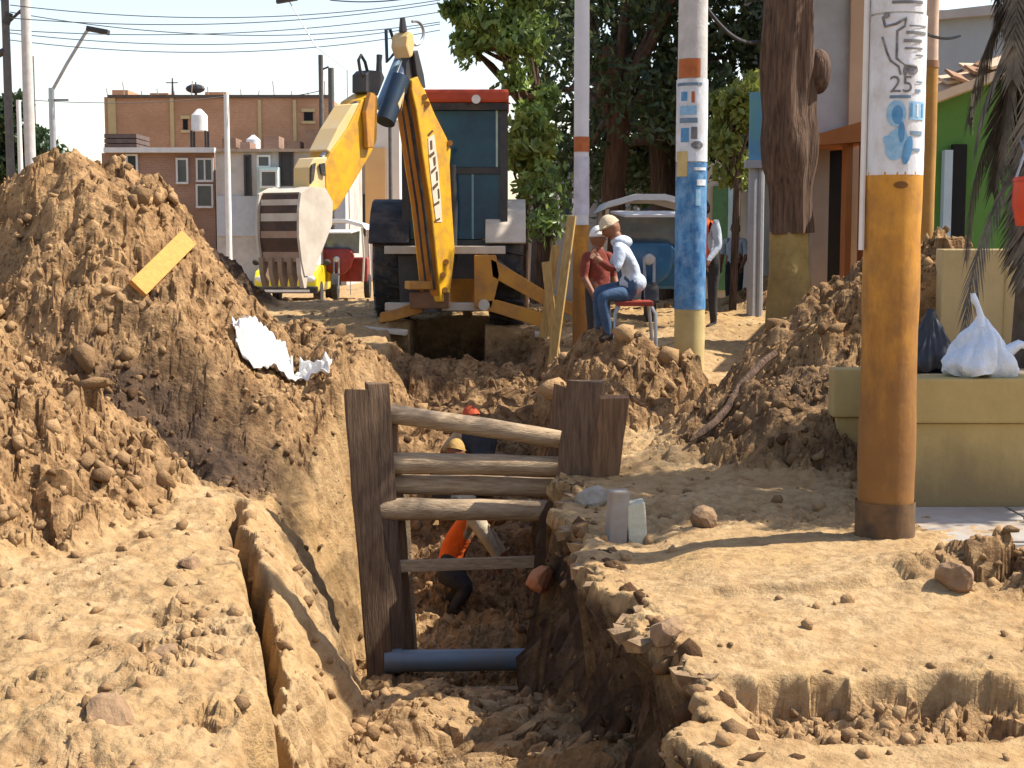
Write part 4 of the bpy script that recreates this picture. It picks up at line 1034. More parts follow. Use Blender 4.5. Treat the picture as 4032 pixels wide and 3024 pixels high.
# ------------------------------------------------------------------ trench shoring
def plank(top, bot, D, wpx, thk, m, label, Db=None, yaw=0.0, seed=0):
    a, b = P(*top, D), P(*bot, Db or D); wd = wpx * D / F
    rr = random.Random(seed); mb = MB(); N = 9; d = (b - a)
    sd = Vector((math.cos(yaw), math.sin(yaw), 0)); nn = Vector((-math.sin(yaw), math.cos(yaw), 0))
    ring = []
    for i in range(N + 1):
        c = a + d * i / N; j = [rr.uniform(-.006, .006) for _ in range(4)]
        ring += [c - sd * (wd / 2 + j[0]) - nn * thk / 2, c + sd * (wd / 2 + j[1]) - nn * (thk / 2 + j[2]), c + sd * (wd / 2 + j[1]) + nn * thk / 2, c - sd * (wd / 2 + j[0]) + nn * thk / 2]
    fs = [(i * 4 + k, i * 4 + (k + 1) % 4, i * 4 + 4 + (k + 1) % 4, i * 4 + 4 + k) for i in range(N) for k in range(4)] + [(3, 2, 1, 0), (N * 4, N * 4 + 1, N * 4 + 2, N * 4 + 3)]
    for k in (0, 1, 2, 3): ring[k] = ring[k] + Vector((0, 0, rr.uniform(-.05, .03)))
    o = mb.add(ring, fs).build('shoring_plank', m, bevel=.006)
    return tag(o, label, 'plank')
plank((357, 392), (382, 692), 10.42, 27, .07, M_wood_dark, 'wide weathered plank leaning against the sunlit trench wall', yaw=.25, seed=1)
plank((377, 385), (398, 694), 10.50, 22, .07, M_wood_dark, 'narrow weathered plank holding the left ends of the struts', yaw=.5, seed=2)
plank((389, 420), (409, 699), 10.70, 18, .05, M_wood_brown, 'low thin brown plank set behind the narrow weathered one', yaw=.7, seed=3)
plank((402, 470), (415, 700), 10.85, 9, .04, M_log, 'narrow pale slat inside the left planks', yaw=.6, seed=33)
plank((586, 379), (570, 530), 10.58, 38, .08, M_wood_dark, 'dark upright plank at the right ends of the struts', yaw=-.35, seed=4)
plank((566, 386), (548, 560), 10.95, 24, .06, M_wood_dark, 'dark thin plank set back at the right trench wall', yaw=-.6, seed=5)
plank((614, 398), (598, 515), 10.50, 29, .10, M_wood_brown, 'short reddish brown post leaning at the edge of the right bank', yaw=.1, seed=6)
plank((563, 470), (548, 690), 11.3, 24, .06, M_wood_dark, 'lower dark plank deep in the trench under the bank', yaw=-.8, seed=61)
def strut(a, b, Da, Db, dpx, m, label, seed=0, name='strut_log', n=12):
    A, B = P(*a, Da), P(*b, Db); r = dpx / 2 * Da / F; rr = random.Random(seed); pts = []; rs = []
    for i in range(10):
        t = i / 9; p = A.lerp(B, t); p.z += rr.uniform(-.0025, .0025) + .004 * math.sin(t * 3.1); p.y += rr.uniform(-.003, .003)
        pts.append(p); rs.append(r * (1 - .05 * t + rr.uniform(-.035, .035)))
    o = MB().tube(pts, rs, n).build(name, m, smooth=True)
    return tag(o, label, 'strut')
strut((372, 411), (583, 443), 10.62, 10.8, 20, M_log, 'slanting round strut log, topmost across the trench', 1)
strut((376, 463), (588, 467), 10.62, 10.8, 22, M_log, 'pale round strut log second from the top', 2)
strut((380, 484), (584, 488), 10.70, 10.9, 21, M_log, 'pale round strut log third from the top', 3)
strut((470, 504), (566, 503), 11.3, 11.3, 8, M_log, 'thin pale pole half hidden behind the thick fourth strut', 35)
strut((370, 509), (566, 511), 10.5, 10.75, 23, M_log, 'thick pale round strut log fourth from the top', 4)
a, b = P(372, 567, 10.5), P(556, 561, 10.8)
tag(MB().beam(a, b, .05, .085, (0, 1, 0)).build('strut_board', M_log, bevel=.006), 'thin flat board across the trench below the strut logs', 'strut')
M_pvc = mat('blue_pvc', (.15, .20, .24), (.08, .12, .16), .35, 3, spec=.5, dirt=(.3, .24, .17), dirt_amt=.5, dirt_scale=3)
A, B = P(388, 661, 10.45), P(556, 659, 10.6)
bp = thing('blue_pipe', A, 'blue grey plastic pipe lying across the bottom of the trench', 'pipe')
mbp = MB(); mbp.tube([A, B], .083, 20); mbp.build('pipe_barrel', M_pvc, bp, smooth=True)
d_ = (B - A).normalized()
MB().tube([A - d_ * .03, A + d_ * .10], .092, 20).build('pipe_collar', M_pvc, bp, smooth=True)
strut((404, 691), (542, 688), 10.25, 10.3, 5, M_log, 'slim pole on the trench floor below the blue pipe', 7, 'thin_pole', 8)
# boards and wrappings on the heap
def on_ground(px, py, D, up=0.0):
    p = P(px, py, D); p.z = ground_z(p.x, p.y) + up; return p
a, b = hit(137, 280), hit(188, 250)
zz = max(ground_z(a.x, a.y) - a.z, ground_z(b.x, b.y) - b.z, ground_z((a.x + b.x) / 2, (a.y + b.y) / 2) - (a.z + b.z) / 2)
off = Vector((0, 0, zz + .03))
tag(MB().beam(a + off, b + off, .17, .05, (-.4, .35, .85)).build('loose_board', M_fresh, bevel=.006), 'short yellow board lying on the big spoil heap', 'board')

def sheet(name, pix, D0, D1_, m, label, cat, nx=26, ny=16, seed=0, lift=.055):
    """crumpled plastic sheet draped on the earth; pix: four corners measured on the ground"""
    c = [hit(px, py) for (px, py, D) in pix]; rr = random.Random(seed); vs = []
    xs, ys = [], []
    for j in range(ny + 1):
        for i in range(nx + 1):
            u, v = i / nx, j / ny
            u2 = min(1, max(0, u + .04 * math.sin(9 * v + seed))); v2 = min(1, max(0, v + .05 * math.sin(7 * u + seed)))
            p = c[0] * (1 - u2) * (1 - v2) + c[1] * u2 * (1 - v2) + c[2] * u2 * v2 + c[3] * (1 - u2) * v2
            xs.append(p.x); ys.append(p.y)
    z, *_ = terrain(np.array(xs), np.array(ys))
    zz = z.reshape(ny + 1, nx + 1); sm = zz.copy()
    for _ in range(3):
        q = np.pad(sm, 1, mode='edge'); sm = np.maximum((q[:-2, 1:-1] + q[2:, 1:-1] + q[1:-1, :-2] + q[1:-1, 2:] + q[1:-1, 1:-1]) / 5, zz)
    k = 0
    for j in range(ny + 1):
        for i in range(nx + 1):
            cr = .03 * abs(math.sin(i * .9 + j * .5 + seed)) + .025 * math.sin(j * 1.3 - i * .35)
            vs.append((xs[k], ys[k], sm[j, i] + lift + cr)); k += 1
    fs = [(j * (nx + 1) + i, j * (nx + 1) + i + 1, (j + 1) * (nx + 1) + i + 1, (j + 1) * (nx + 1) + i) for j in range(ny) for i in range(nx)]
    o = MB().add(vs, fs).build(name, m, smooth=True)
    so = o.modifiers.new('thickness', 'SOLIDIFY'); so.thickness = .006
    return tag(o, label, cat)
M_sack = mat('white_sack', (.66, .65, .62), (.56, .54, .50), .6, 5, .5, 14, dirt=(.40, .30, .19), dirt_amt=.7, dirt_scale=3.5)
sheet('white_sack', [(238, 356, 11.4), (304, 380, 10.6), (282, 345, 11.9), (232, 330, 12.4)], 0, 0, M_sack, 'large white plastic sack crumpled at the foot of the spoil heap', 'sack', seed=2)
sheet('white_scrap', [(296, 376, 11.1), (328, 380, 10.9), (332, 366, 11.5), (302, 364, 11.6)], 0, 0, M_sack, 'smaller white plastic scrap beside the large sack', 'scrap', 12, 8, seed=5)

# rocks and broken kerb on the right bank
rock(592, 503, 9.7, .12, 'reddish stone lying at the foot of the short leaning post', M_rock2, seed=1)
rock(703, 528, 8.7, .10, 'dark pointed stone alone on the sunny right bank', M_rock, .9, seed=2)
rock(955, 590, 7.0, .10, 'dark clod on top of the mound at the ochre pole', M_rock, .8, seed=3)
rock(112, 720, 5.2, .10, 'broad grey brown stone on the near left bank', M_rock, .5, seed=4)
rock(165, 655, 5.9, .06, 'small brown stone on the smooth near left bank', M_rock, .7, seed=5)
rock(190, 570, 7.3, .07, 'brown clod beside the crack in the left bank', M_rock, .7, seed=6)
rock(665, 655, 6.0, .09, 'brown stone stuck in the crumbling edge of the right bank', M_rock, .8, seed=8)
rock(540, 590, 12.4, .11, 'terracotta brick lump lying in the trench behind the struts', mat('terracotta', (.42, .17, .07), (.33, .12, .05), .9), .9, seed=9)
kb = thing('broken_kerb', hit(625, 535), 'broken upright grey concrete kerb piece at the trench edge', 'kerb')
c0 = hit(622, 538)
MB().obox(c0 + Vector((-.03, 0, .13)), (.055, .01, 0), (-.01, .06, 0), (.01, 0, .17)).build('kerb_face', M_walk, kb, bevel=.012)
MB().obox(c0 + Vector((.085, .02, .10)), (.055, .0, .01), (0, .07, 0), (-.01, 0, .13)).build('broken_end', mat('pale_lime', (.55, .53, .42), (.4, .4, .3), .9, 8, .6, 25), kb, bevel=.012)
# roots / sticks in the heap
for (pa, pb, D, lab) in (((560 + 215, 345), (690, 405), 12.2, 'long dark root sticking out of the rubble heap'),):
    A, B = on_ground(*pa, D, .06), on_ground(*pb, D - 1.2, .06)
    pts = [A.lerp(B, t) + Vector((0, 0, .04 * math.sin(t * 7))) for t in np.linspace(0, 1, 8)]
    for q in pts: q.z = max(q.z, ground_z(q.x, q.y) + .02)
    tag(MB().tube(pts, [.03] * 7 + [.01], 8).build('root', M_bark, smooth=True), lab, 'root')

# boards leaning by the slim pole
for (a, b, Da, Db, lab) in (((572, 216), (549, 372), 16.2, 15.8, 'rough ochre board leaning left against the slim pole'), ((546, 262), (556, 345), 16.5, 16.3, 'short pale board standing left of the slim pole'), ((556, 245), (543, 330), 16.9, 16.9, 'brown board in the shade behind the leaning ochre board')):
    A, B = P(*a, Da), P(*b, Db); B.z = min(B.z, ground_z(B.x, B.y))
    tag(MB().beam(A, B, .095, .05, (1, -.3, 0)).build('leaning_board', mat('ochre_board', (.46, .31, .11), (.30, .18, .06), .85, 5, .4, 12, stretch=(6, 6, .8)), bevel=.006), lab, 'board')

# ------------------------------------------------------------------ backhoe
GZ = .72
bkx = X(449, 18.5)
bk = thing('backhoe_loader', (bkx, 18.5, GZ), 'yellow backhoe loader with raised digging arm parked behind the trench', 'backhoe')
def wheel(cx, cy, rad, wd, parent, nm='wheel'):
    c = Vector((cx, cy, GZ + rad - .03))
    prof = [(-.5, .60), (-.5, .86), (-.42, .97), (-.2, 1.0), (.2, 1.0), (.42, .97), (.5, .86), (.5, .60)]
    vs, fs = [], []; n = 36
    for j in range(n):
        a = 2 * math.pi * j / n
        for (u, q) in prof: vs.append(c + Vector((u * wd, math.cos(a) * rad * q, math.sin(a) * rad * q)))
    k = len(prof)
    for j in range(n):
        for i in range(k - 1): fs.append((j * k + i, j * k + i + 1, ((j + 1) % n) * k + i + 1, ((j + 1) % n) * k + i))
        fs.append((j * k + k - 1, j * k, ((j + 1) % n) * k, ((j + 1) % n) * k + k - 1))
    t = MB().add(vs, fs)
    for j in range(22):
        a = 2 * math.pi * j / 22
        for s in (-1, 1):
            dr = Vector((0, math.cos(a + s * .06), math.sin(a + s * .06))); tg = Vector((s * .55, -math.sin(a), math.cos(a))).normalized()
            t.obox(c + Vector((s * wd * .24, 0, 0)) + dr * rad * 1.01, dr * rad * .035, Vector((wd * .24, 0, 0)) + tg * .03, tg * .026)
    w_ = t.build(nm, M_black, parent)
    MB().tube([c + Vector((-wd * .30, 0, 0)), c + Vector((wd * .30, 0, 0))], rad * .59, 24).build('rim', M_yeldust, w_, smooth=True)
    for s in (-1, 1):
        MB().tube([c + Vector((s * wd * .301, 0, 0)), c + Vector((s * wd * .42, 0, 0))], rad * .2, 14).build('hub', M_dark, w_)
wheel(bkx - .72, 18.75, .74, .44, bk); wheel(bkx + .72, 18.75, .74, .44, bk)
wheel(bkx - .70, 20.9, .45, .32, bk); wheel(bkx + .70, 20.9, .45, .32, bk)
# chassis, hood, loader
MB().box(bkx - .38, bkx + .38, 18.1, 21.3, GZ + .55, GZ + 1.0).build('chassis', M_dark, bk)
MB().box(bkx - .42, bkx + .42, 19.7, 21.6, GZ + 1.0, GZ + 1.75).build('hood', M_yel, bk, bevel=.05)
for s in (-1, 1):
    MB().beam((bkx + s * .55, 20.0, GZ + 1.5), (bkx + s * .55, 22.3, GZ + .55), .12, .22, (1, 0, 0)).build('loader_arm', M_yel, bk)
MB().prism([(bkx - 1.05, 22.2, GZ + .05), (bkx - 1.05, 23.0, GZ + .02), (bkx - 1.05, 22.6, GZ + .3), (bkx - 1.05, 22.45, GZ + .85), (bkx - 1.05, 22.2, GZ + .7)], (2.1, 0, 0)).build('loader_bucket', M_orange, bk)
# cab
cx0, cx1 = bkx - .52, bkx + .70; cy0, cy1 = 18.15, 19.65; cz0, cz1 = GZ + .98, Zp(104, 18.2)
MB().box(cx0, cx1, cy0 - .02, cy1, cz0 - .05, cz0 + .05).build('cab_floor', M_dark, bk)
for (a, b) in ((cx0, cy0), (cx1, cy0), (cx0, cy1), (cx1, cy1)):
    MB().box(a - .045, a + .045, b - .045, b + .045, cz0 + .05, cz1).build('cab_pillar', M_dark, bk)
g = MB().box(cx0 + .046, cx1 - .046, cy0 - .01, cy0 + .012, cz0 + .95, cz1 - .03).build('rear_window', M_glass, bk)
MB().box(cx0 + .046, cx1 - .046, cy0 - .012, cy0 + .012, cz0 + .06, cz0 + .86).build('rear_lower_window', M_glass, bk)
MB().box(cx0 + .046, cx1 - .046, cy0 - .03, cy0 + .02, cz0 + .865, cz0 + .945).build('window_bar', M_dark, bk)
MB().box(bkx + .30, bkx + .325, cy0 - .028, cy0 - .012, cz0 + .06, cz0 + .86).build('window_strip', mat('teal_strip', (.14, .28, .30), None, .3), bk)
MB().box(cx1 - .10, cx1 - .075, cy0 - .03, cy0 - .011, cz0 + .95, cz1 - .05).build('handrail', mat('pale_green_grey', (.35, .45, .36), None, .4), bk)
for (xx, nm) in ((cx0, 'side_window'), (cx1, 'side_window')):
    MB().box(xx - .012, xx + .012, cy0 + .046, cy1 - .046, cz0 + .06, cz1 - .03).build(nm, M_glass, bk)
MB().box(cx0 + .046, cx1 - .046, cy1 - .012, cy1 + .012, cz0 + .5, cz1 - .03).build('front_window', M_glass, bk)
MB().box(cx0 - .06, cx1 + .06, cy0 - .12, cy1 + .12, cz1 + .002, Zp(92, 18.2) + .02).build('cab_roof', M_cabred, bk, bevel=.04)
MB().box(cx0 - .05, cx1 + .05, cy0 - .10, cy0 - .04, cz1 - .085, cz1).build('roof_trim', M_black, bk)
MB().tube([(bkx + .36, cy0 - .16, cz1 + .04), (bkx + .36, cy0 - .12, cz1 + .04)], .055, 12).build('work_lamp', M_white, bk)
MB().tube([(bkx - .42, cy0 - .16, cz1 + .04), (bkx - .42, cy0 - .12, cz1 + .04)], .055, 12).build('work_lamp', M_white, bk)
MB().blob((bkx + .30, 18.75, cz0 + .75), .22, .10, .45, 12, 8).build('seat', M_black, bk, smooth=True)
# fenders
for s in (-1, 1):
    pf = []
    for k in range(9):
        a = math.radians(20 + 140 * k / 8); pf.append(Vector((bkx + s * .72 - .25, 18.75 + math.cos(a) * .86, GZ + .71 + math.sin(a) * .84)))
    pf2 = [p - (p - Vector((p.x, 18.75, GZ + .71))).normalized() * .05 for p in reversed(pf)]
    MB().prism(pf + pf2, (.50, 0, 0)).build('fender', M_dusty if s > 0 else M_black, bk, bevel=.01)
# rear frame and stabilisers
DS = 17.62
MB().box(bkx - .75, bkx + .72, DS + .05, DS + .25, Zp(254, DS), Zp(246, DS)).build('slide_rail', M_dusty, bk, bevel=.01)
MB().box(bkx - .75, bkx + .72, DS + .05, DS + .25, Zp(311, DS), Zp(303, DS)).build('slide_rail', M_dusty, bk, bevel=.01)
MB().prism([P(474, 255, DS), P(496, 255, DS), P(500, 275, DS), P(492, 308, DS), P(474, 308, DS)], (0, .18, 0)).build('frame_plate', M_orange, bk, bevel=.012)
MB().prism([P(398, 255, DS + .2), P(424, 255, DS + .2), P(424, 308, DS + .2), P(400, 308, DS + .2)], (0, .18, 0)).build('frame_plate', M_dark, bk, bevel=.012)
for (pp, nm, m) in (
    ([(490, 258), (500, 263), (547, 292), (580, 306), (579, 318), (545, 306), (492, 277)], 'stabiliser_arm', M_orange),
    ([(478, 300), (497, 300), (540, 312), (566, 322), (561, 333), (530, 324), (492, 312), (478, 309)], 'stabiliser_link', M_orange),
    ([(420, 300), (428, 304), (426, 312), (392, 321), (379, 323), (380, 313), (400, 308)], 'stabiliser_arm', M_orange)):
    MB().prism([P(a, b, DS) for a, b in pp], (0, .14, 0)).build(nm, m, bk, bevel=.010)
MB().tube([P(484, 305, DS - .05), P(484, 305, DS + .2)], .07, 14).build('pivot_pin', M_dusty, bk)
for px, py in ((556, 331), (386, 325)):
    c = P(px, py, DS); MB().obox(c + Vector((0, 0, -.06)), (.26, 0, -.03), (0, .2, 0), (0, 0, .03)).build('foot_pad', M_dusty, bk, bevel=.01)
    MB().beam(c, c + Vector((0, 0, -.06)), .1, .1).build('pad_bracket', M_dark, bk)
for (a, b) in ((500, 268), (505, 272)):
    pass
MB().tube([P(496, 262, DS + .1), P(540, 300, DS + .1)], .05, 10).build('stabiliser_ram', M_dark, bk, smooth=True)
# boom plane
H = Vector((-.55, -.835, 0)).normalized(); NN = Vector((.835, -.55, 0)).normalized()
B0 = P(445, 300, 17.35)
CAMP = Vector((0, 0, ZC))
def onplane(px, py, off=0.0):
    """point of the digging arm's own upright plane"""
    q = P(px, py, 10) - CAMP; o = B0 + NN * off
    t = (o - CAMP).dot(NN) / q.dot(NN)
    return CAMP + q * t
def armplate(pp, thick, nm, m, parent=bk, bevel=.012, off=0.0, shift=0.0):
    return MB().prism([onplane(a, b, off) - NN * shift for a, b in pp], -NN * thick).build(nm, m, parent, bevel=bevel)
# king post / swing casting
MB().tube([P(432, 312, 17.45), P(432, 262, 17.45)], .12, 14).build('king_post', M_dark, bk, smooth=True)
MB().obox(P(430, 300, 17.45), (.24, 0, 0), (0, .12, 0), (0, 0, .10)).build('swing_casting', mat('brown_casting', (.20, .10, .045), (.12, .06, .03), .7), bk, bevel=.02)
MB().obox(P(424, 285, 17.4), (.20, .05, 0), (-.04, .12, 0), (0, 0, .05)).build('swing_bracket', M_orange, bk, bevel=.015)
boom_pts = [(412, 80), (418, 76), (425, 90), (435, 114), (447, 138), (451, 150), (450, 165), (452, 205), (455, 250), (452, 280), (449, 302), (441, 302), (437, 262), (431, 205), (424, 160), (417, 112), (412, 90)]
boom = armplate(boom_pts, .30, 'boom', M_yel, bevel=.015)
bl = [(412, 84), (412, 90), (417, 112), (424, 160), (431, 205), (437, 262), (440, 296)]
bq = [onplane(a, b) for a, b in bl]
MB().add([p + H * .004 - NN * .02 for p in bq] + [p + H * .004 - NN * .28 for p in bq], [(i, i + 1, i + 8, i + 7) for i in range(6)]).build('boom_belly_shade', mat('belly_shade_orange', (.46, .17, .012), (.36, .12, .010), .5, 4, dirt=(.2, .1, .04), dirt_amt=.5, dirt_scale=4), boom)  # plate in darker orange paints the shade on the boom's underside
# cream lettering band with dark strokes, as faint on the arm
M_let = mat('cream_lettering', (.66, .55, .42), (.58, .47, .36), .6, 8)
def decal(pp, nm, m, off=.004, par=boom):
    return MB().prism([onplane(a, b, off) for a, b in pp], NN * .003).build(nm, m, par)
decal([(428, 138), (434, 134), (438, 165), (441, 205), (442, 222), (436, 222), (432, 190), (429, 160)], 'lettering_band', M_let)
for (pp) in ([(428, 134), (432, 130), (433.5, 131), (429.5, 135.5)], [(430, 141), (432, 140), (432.5, 149), (430.5, 150)], [(429, 155), (434, 151), (434.5, 154), (430, 158)], [(431, 171), (436, 166), (436.3, 168.5), (431.5, 174)],
             [(432.5, 187), (437.5, 182), (438, 185), (433, 190.5)], [(434, 204), (439, 200.5), (439.5, 203), (434.5, 206)], [(434.8, 220), (440, 217.5), (440, 219.5), (435.2, 222)], [(433, 158), (435.4, 156), (435.6, 165), (434, 166)], [(435.8, 172), (437.4, 171), (438, 180), (436.5, 181)], [(437.6, 189), (439, 188.5), (439.8, 198), (438.3, 199)]):
    decal(pp, 'lettering_stroke', mat('stroke_dark', (.10, .06, .03), None, .7), .0085)
for (a, b) in ((425, 97), (427, 104), (450, 143), (443, 275), (446, 262), (445, 290)):
    MB().tube([onplane(a, b, -.02), onplane(a, b, .03)], .035, 12).build('pin_boss', M_orange, boom)
for k_, (o1, w1) in enumerate(((-.06, 0), (-.11, 2), (-.16, -1))):
    MB().tube([onplane(a + w1, b, 0) + H * .03 + NN * o1 for a, b in ((412, 92), (417, 116), (423, 158), (430, 205), (436, 258), (440, 290))], .014, 7).build('hydraulic_hose', M_black, bk, smooth=True)
# dark cylinder on the back of the boom
MB().tube([onplane(452, 262, -.18), onplane(453, 205, -.18), onplane(451, 165, -.18)], .06, 12).build('boom_ram', M_dark, bk, smooth=True)
# head brackets: two dark arms up to the apex
armplate([(409, 96), (414, 84), (412, 62), (410, 46), (407, 46), (406, 70), (404, 92)], .07, 'head_bracket', M_dark, off=-.05)
armplate([(414, 52), (418, 50), (424, 74), (426, 88), (421, 88), (417, 74)], .10, 'head_bracket', M_dark)
armplate([(406, 46), (407, 36), (410, 31), (414, 34), (415, 44), (413, 56), (410, 58)], .22, 'apex_knuckle', M_yeldust, bevel=.02)
armplate([(398, 104), (404, 92), (406, 80), (404, 96), (400, 110)], .2, 'knuckle_link', M_yeldust)
# blue-black dipper ram from apex to elbow
A, B = onplane(410, 52, -.12), onplane(385, 122, -.12)
M_bluemet = mat('blue_black_ram', (.02, .05, .09), (.03, .035, .04), .4, 3, metallic=.3)
MB().tube([A, A.lerp(B, .45)], .055, 14).build('ram_rod', M_steel, bk, smooth=True)
MB().tube([A.lerp(B, .38), B], .115, 16).build('dipper_ram', M_bluemet, bk, smooth=True)
A2, B2 = onplane(401, 52, -.3), onplane(378, 108, -.3)
MB().tube([A2, B2], .045, 10).build('hose_guard', mat('sky_metal', (.22, .33, .42), None, .4, metallic=.4), bk, smooth=True)
# dipper stick
st_pts = [(374, 92), (378, 97), (377, 140), (373, 150), (352, 186), (338, 209), (331, 212), (327, 206), (325, 165), (331, 152), (348, 128), (362, 100)]
stick = armplate(st_pts, .30, 'dipper_stick', M_yel, bevel=.015, off=-.02)
armplate([(371, 92), (376, 96), (374, 148), (368, 148), (366, 112)], .06, 'stick_web', M_orange, stick, off=.05)
armplate([(331, 153), (347, 129), (360, 103), (353, 104), (338, 128), (327, 150)], .26, 'stick_top_plate', M_yeldust, stick, off=-.04)
MB().tube([onplane(370, 98, -.1), onplane(352, 108, -.1), onplane(337, 132, -.1)], .05, 10).build('bucket_ram', M_dark, bk, smooth=True)
MB().tube([onplane(337, 132, -.1), onplane(322, 158, -.1)], .03, 10).build('bucket_ram_rod', M_steel, bk, smooth=True)
armplate([(366, 92), (366, 74), (370, 70), (382, 71), (385, 78), (378, 96)], .2, 'elbow_bracket', M_dark, off=-.05)
MB().tube([onplane(368, 74, -.1), onplane(365, 62, -.1), onplane(361, 55, -.1), onplane(358.5, 60, -.1), onplane(360, 70, -.1), onplane(366, 84, -.1)], .018, 8).build('hose_loop', M_dark, bk, smooth=True)
MB().tube([onplane(379, 78, -.1), onplane(379, 62, -.1), onplane(379.5, 55, -.1)], [.04, .03, .035], 8).build('breather', M_dark, bk)
ring_ = [onplane(415 + 8.5 * math.cos(t), 33 + 12 * math.sin(t), -.1) for t in np.linspace(-1.9, 1.6, 16)]
MB().tube(ring_, .018, 8).build('hose_loop', M_steel, bk, smooth=True)
MB().tube([onplane(404, 60, -.25), onplane(397, 50, -.25), onplane(387, 62, -.25), onplane(386, 30, -.25), onplane(390, 29, -.25), onplane(394, 42, -.25), onplane(403, 45, -.25)], .02, 8).build('hose_loop', M_bluemet, bk, smooth=True)
MB().tube([onplane(403, 32, -.1), onplane(402.5, 18, -.1)], [.05, .03], 8).build('grease_pipe', M_dark, bk)
# bucket
lk = armplate([(309, 168), (314, 158), (327, 157), (330, 175), (328, 196), (318, 198), (309, 190)], .22, 'bucket_link', M_yeldust, off=-.03)
armplate([(312, 165), (316, 163), (314, 180), (311, 184)], .02, 'link_slot', M_black, lk, off=.0, bevel=0); armplate([(320, 164), (325, 163), (326, 176), (322, 174)], .02, 'link_slot', M_black, lk, off=.0, bevel=0)
bs = [(301, 193), (312, 187), (326, 189), (333, 202), (332, 225), (324, 246), (317, 264), (313, 276), (305, 276), (302, 262), (299, 236), (299, 210)]
OB = .10
bucket = armplate(bs, .03, 'bucket', M_dusty, off=OB, bevel=0)
armplate(bs, .03, 'bucket_side', M_dusty, bucket, off=OB, shift=.58, bevel=0)
M_shell = mat('bucket_shell', (.10, .055, .035), (.045, .028, .02), .7, 4)
armplate([(299, 240), (299, 210), (301, 194), (306, 196), (304, 212), (304, 240), (306, 262), (302, 262)], .545, 'bucket_shell', M_shell, bucket, off=OB - .032, bevel=0)
armplate([(302, 192), (312, 186.5), (326, 188.5), (325, 192), (312, 190.5), (305, 195.5)], .545, 'bucket_top', M_dusty, bucket, off=OB - .033, bevel=0)
for (y0, y1, xo) in ((199, 205, 0), (213, 221, .4), (231, 238, .4), (250, 262, -1.5)):
    armplate([(298.2 - xo, y0), (300.6, y0), (300.6, y1), (298.2 - xo, y1)], .52, 'wear_strip', M_dusty if y0 < 225 else mat('tan_strip', (.36, .25, .17), (.28, .18, .12), .8, 5), bucket, off=OB - .045, bevel=0)
for k in range(5):
    armplate([(301, 258), (306, 258), (308.5, 276), (307, 288), (305, 288), (302, 274)], .06, 'tooth', M_dusty if k == 0 else mat('tooth_steel', (.30, .22, .15), (.2, .14, .09), .7), bucket, off=OB, shift=.01 + k * .132, bevel=0)

# ------------------------------------------------------------------ vehicles behind
def prof_prism(parent, nm, pts, x0, x1, m, bevel=.03):
    """side profile (y, z) extruded across x"""
    return MB().prism([(x0, a, b) for a, b in pts], (x1 - x0, 0, 0)).build(nm, m, parent, bevel=bevel, smooth=False)
DC = 36.0; xc = X(285, DC); gc = ground_z(xc, DC)
car = thing('parked_car', (xc, DC, gc), 'bright yellow car with pale windscreen behind the digger bucket', 'car')
M_cary = mat('car_yellow', (.75, .62, .02), (.7, .56, .02), .3, 2, coat=.4)
prof_prism(car, 'body', [(DC, gc + .35), (DC, gc + .72), (DC + .15, gc + .88), (DC + 1.1, gc + 1.0), (DC + 3.6, gc + 1.0), (DC + 3.9, gc + .8), (DC + 3.9, gc + .35)], xc - .78, xc + .78, M_cary, .06)
prof_prism(car, 'cabin', [(DC + .95, gc + .99), (DC + 1.6, gc + 1.52), (DC + 3.0, gc + 1.55), (DC + 3.7, gc + .99)], xc - .70, xc + .70, mat('car_white', (.66, .67, .66), None, .4), .05)
MB().prism([(xc - .62, DC + .985, gc + 1.04), (xc + .62, DC + .985, gc + 1.04), (xc + .56, DC + 1.50, gc + 1.46), (xc - .56, DC + 1.50, gc + 1.46)], (0, -.03, .03)).build('windscreen', mat('pale_windscreen', (.35, .40, .42), (.22, .26, .28), .15, 2, spec=.6), car)
MB().box(xc - .80, xc + .80, DC - .08, DC + .10, gc + .33, gc + .50).build('bumper', M_black, car, bevel=.03)
MB().box(xc - .6, xc + .6, DC - .10, DC - .081, gc + .36, gc + .42).build('bumper_strip', M_white, car)
for s in (-1, 1):
    MB().blob((xc + s * .60, DC + .01, gc + .68), .14, .06, .09, 12, 8).build('headlight', mat('lamp_glass', (.7, .7, .68), None, .2), car, smooth=True)
    MB().blob((xc + s * .90, DC + 1.0, gc + 1.08), .10, .06, .08, 10, 6).build('wing_mirror', M_black, car, smooth=True)
    for yy in (.75, 3.1):
        MB().tube([(xc + s * .62, DC + yy, gc + .3), (xc + s * .80, DC + yy, gc + .3)], .31, 18).build('wheel', M_black, car, smooth=True)

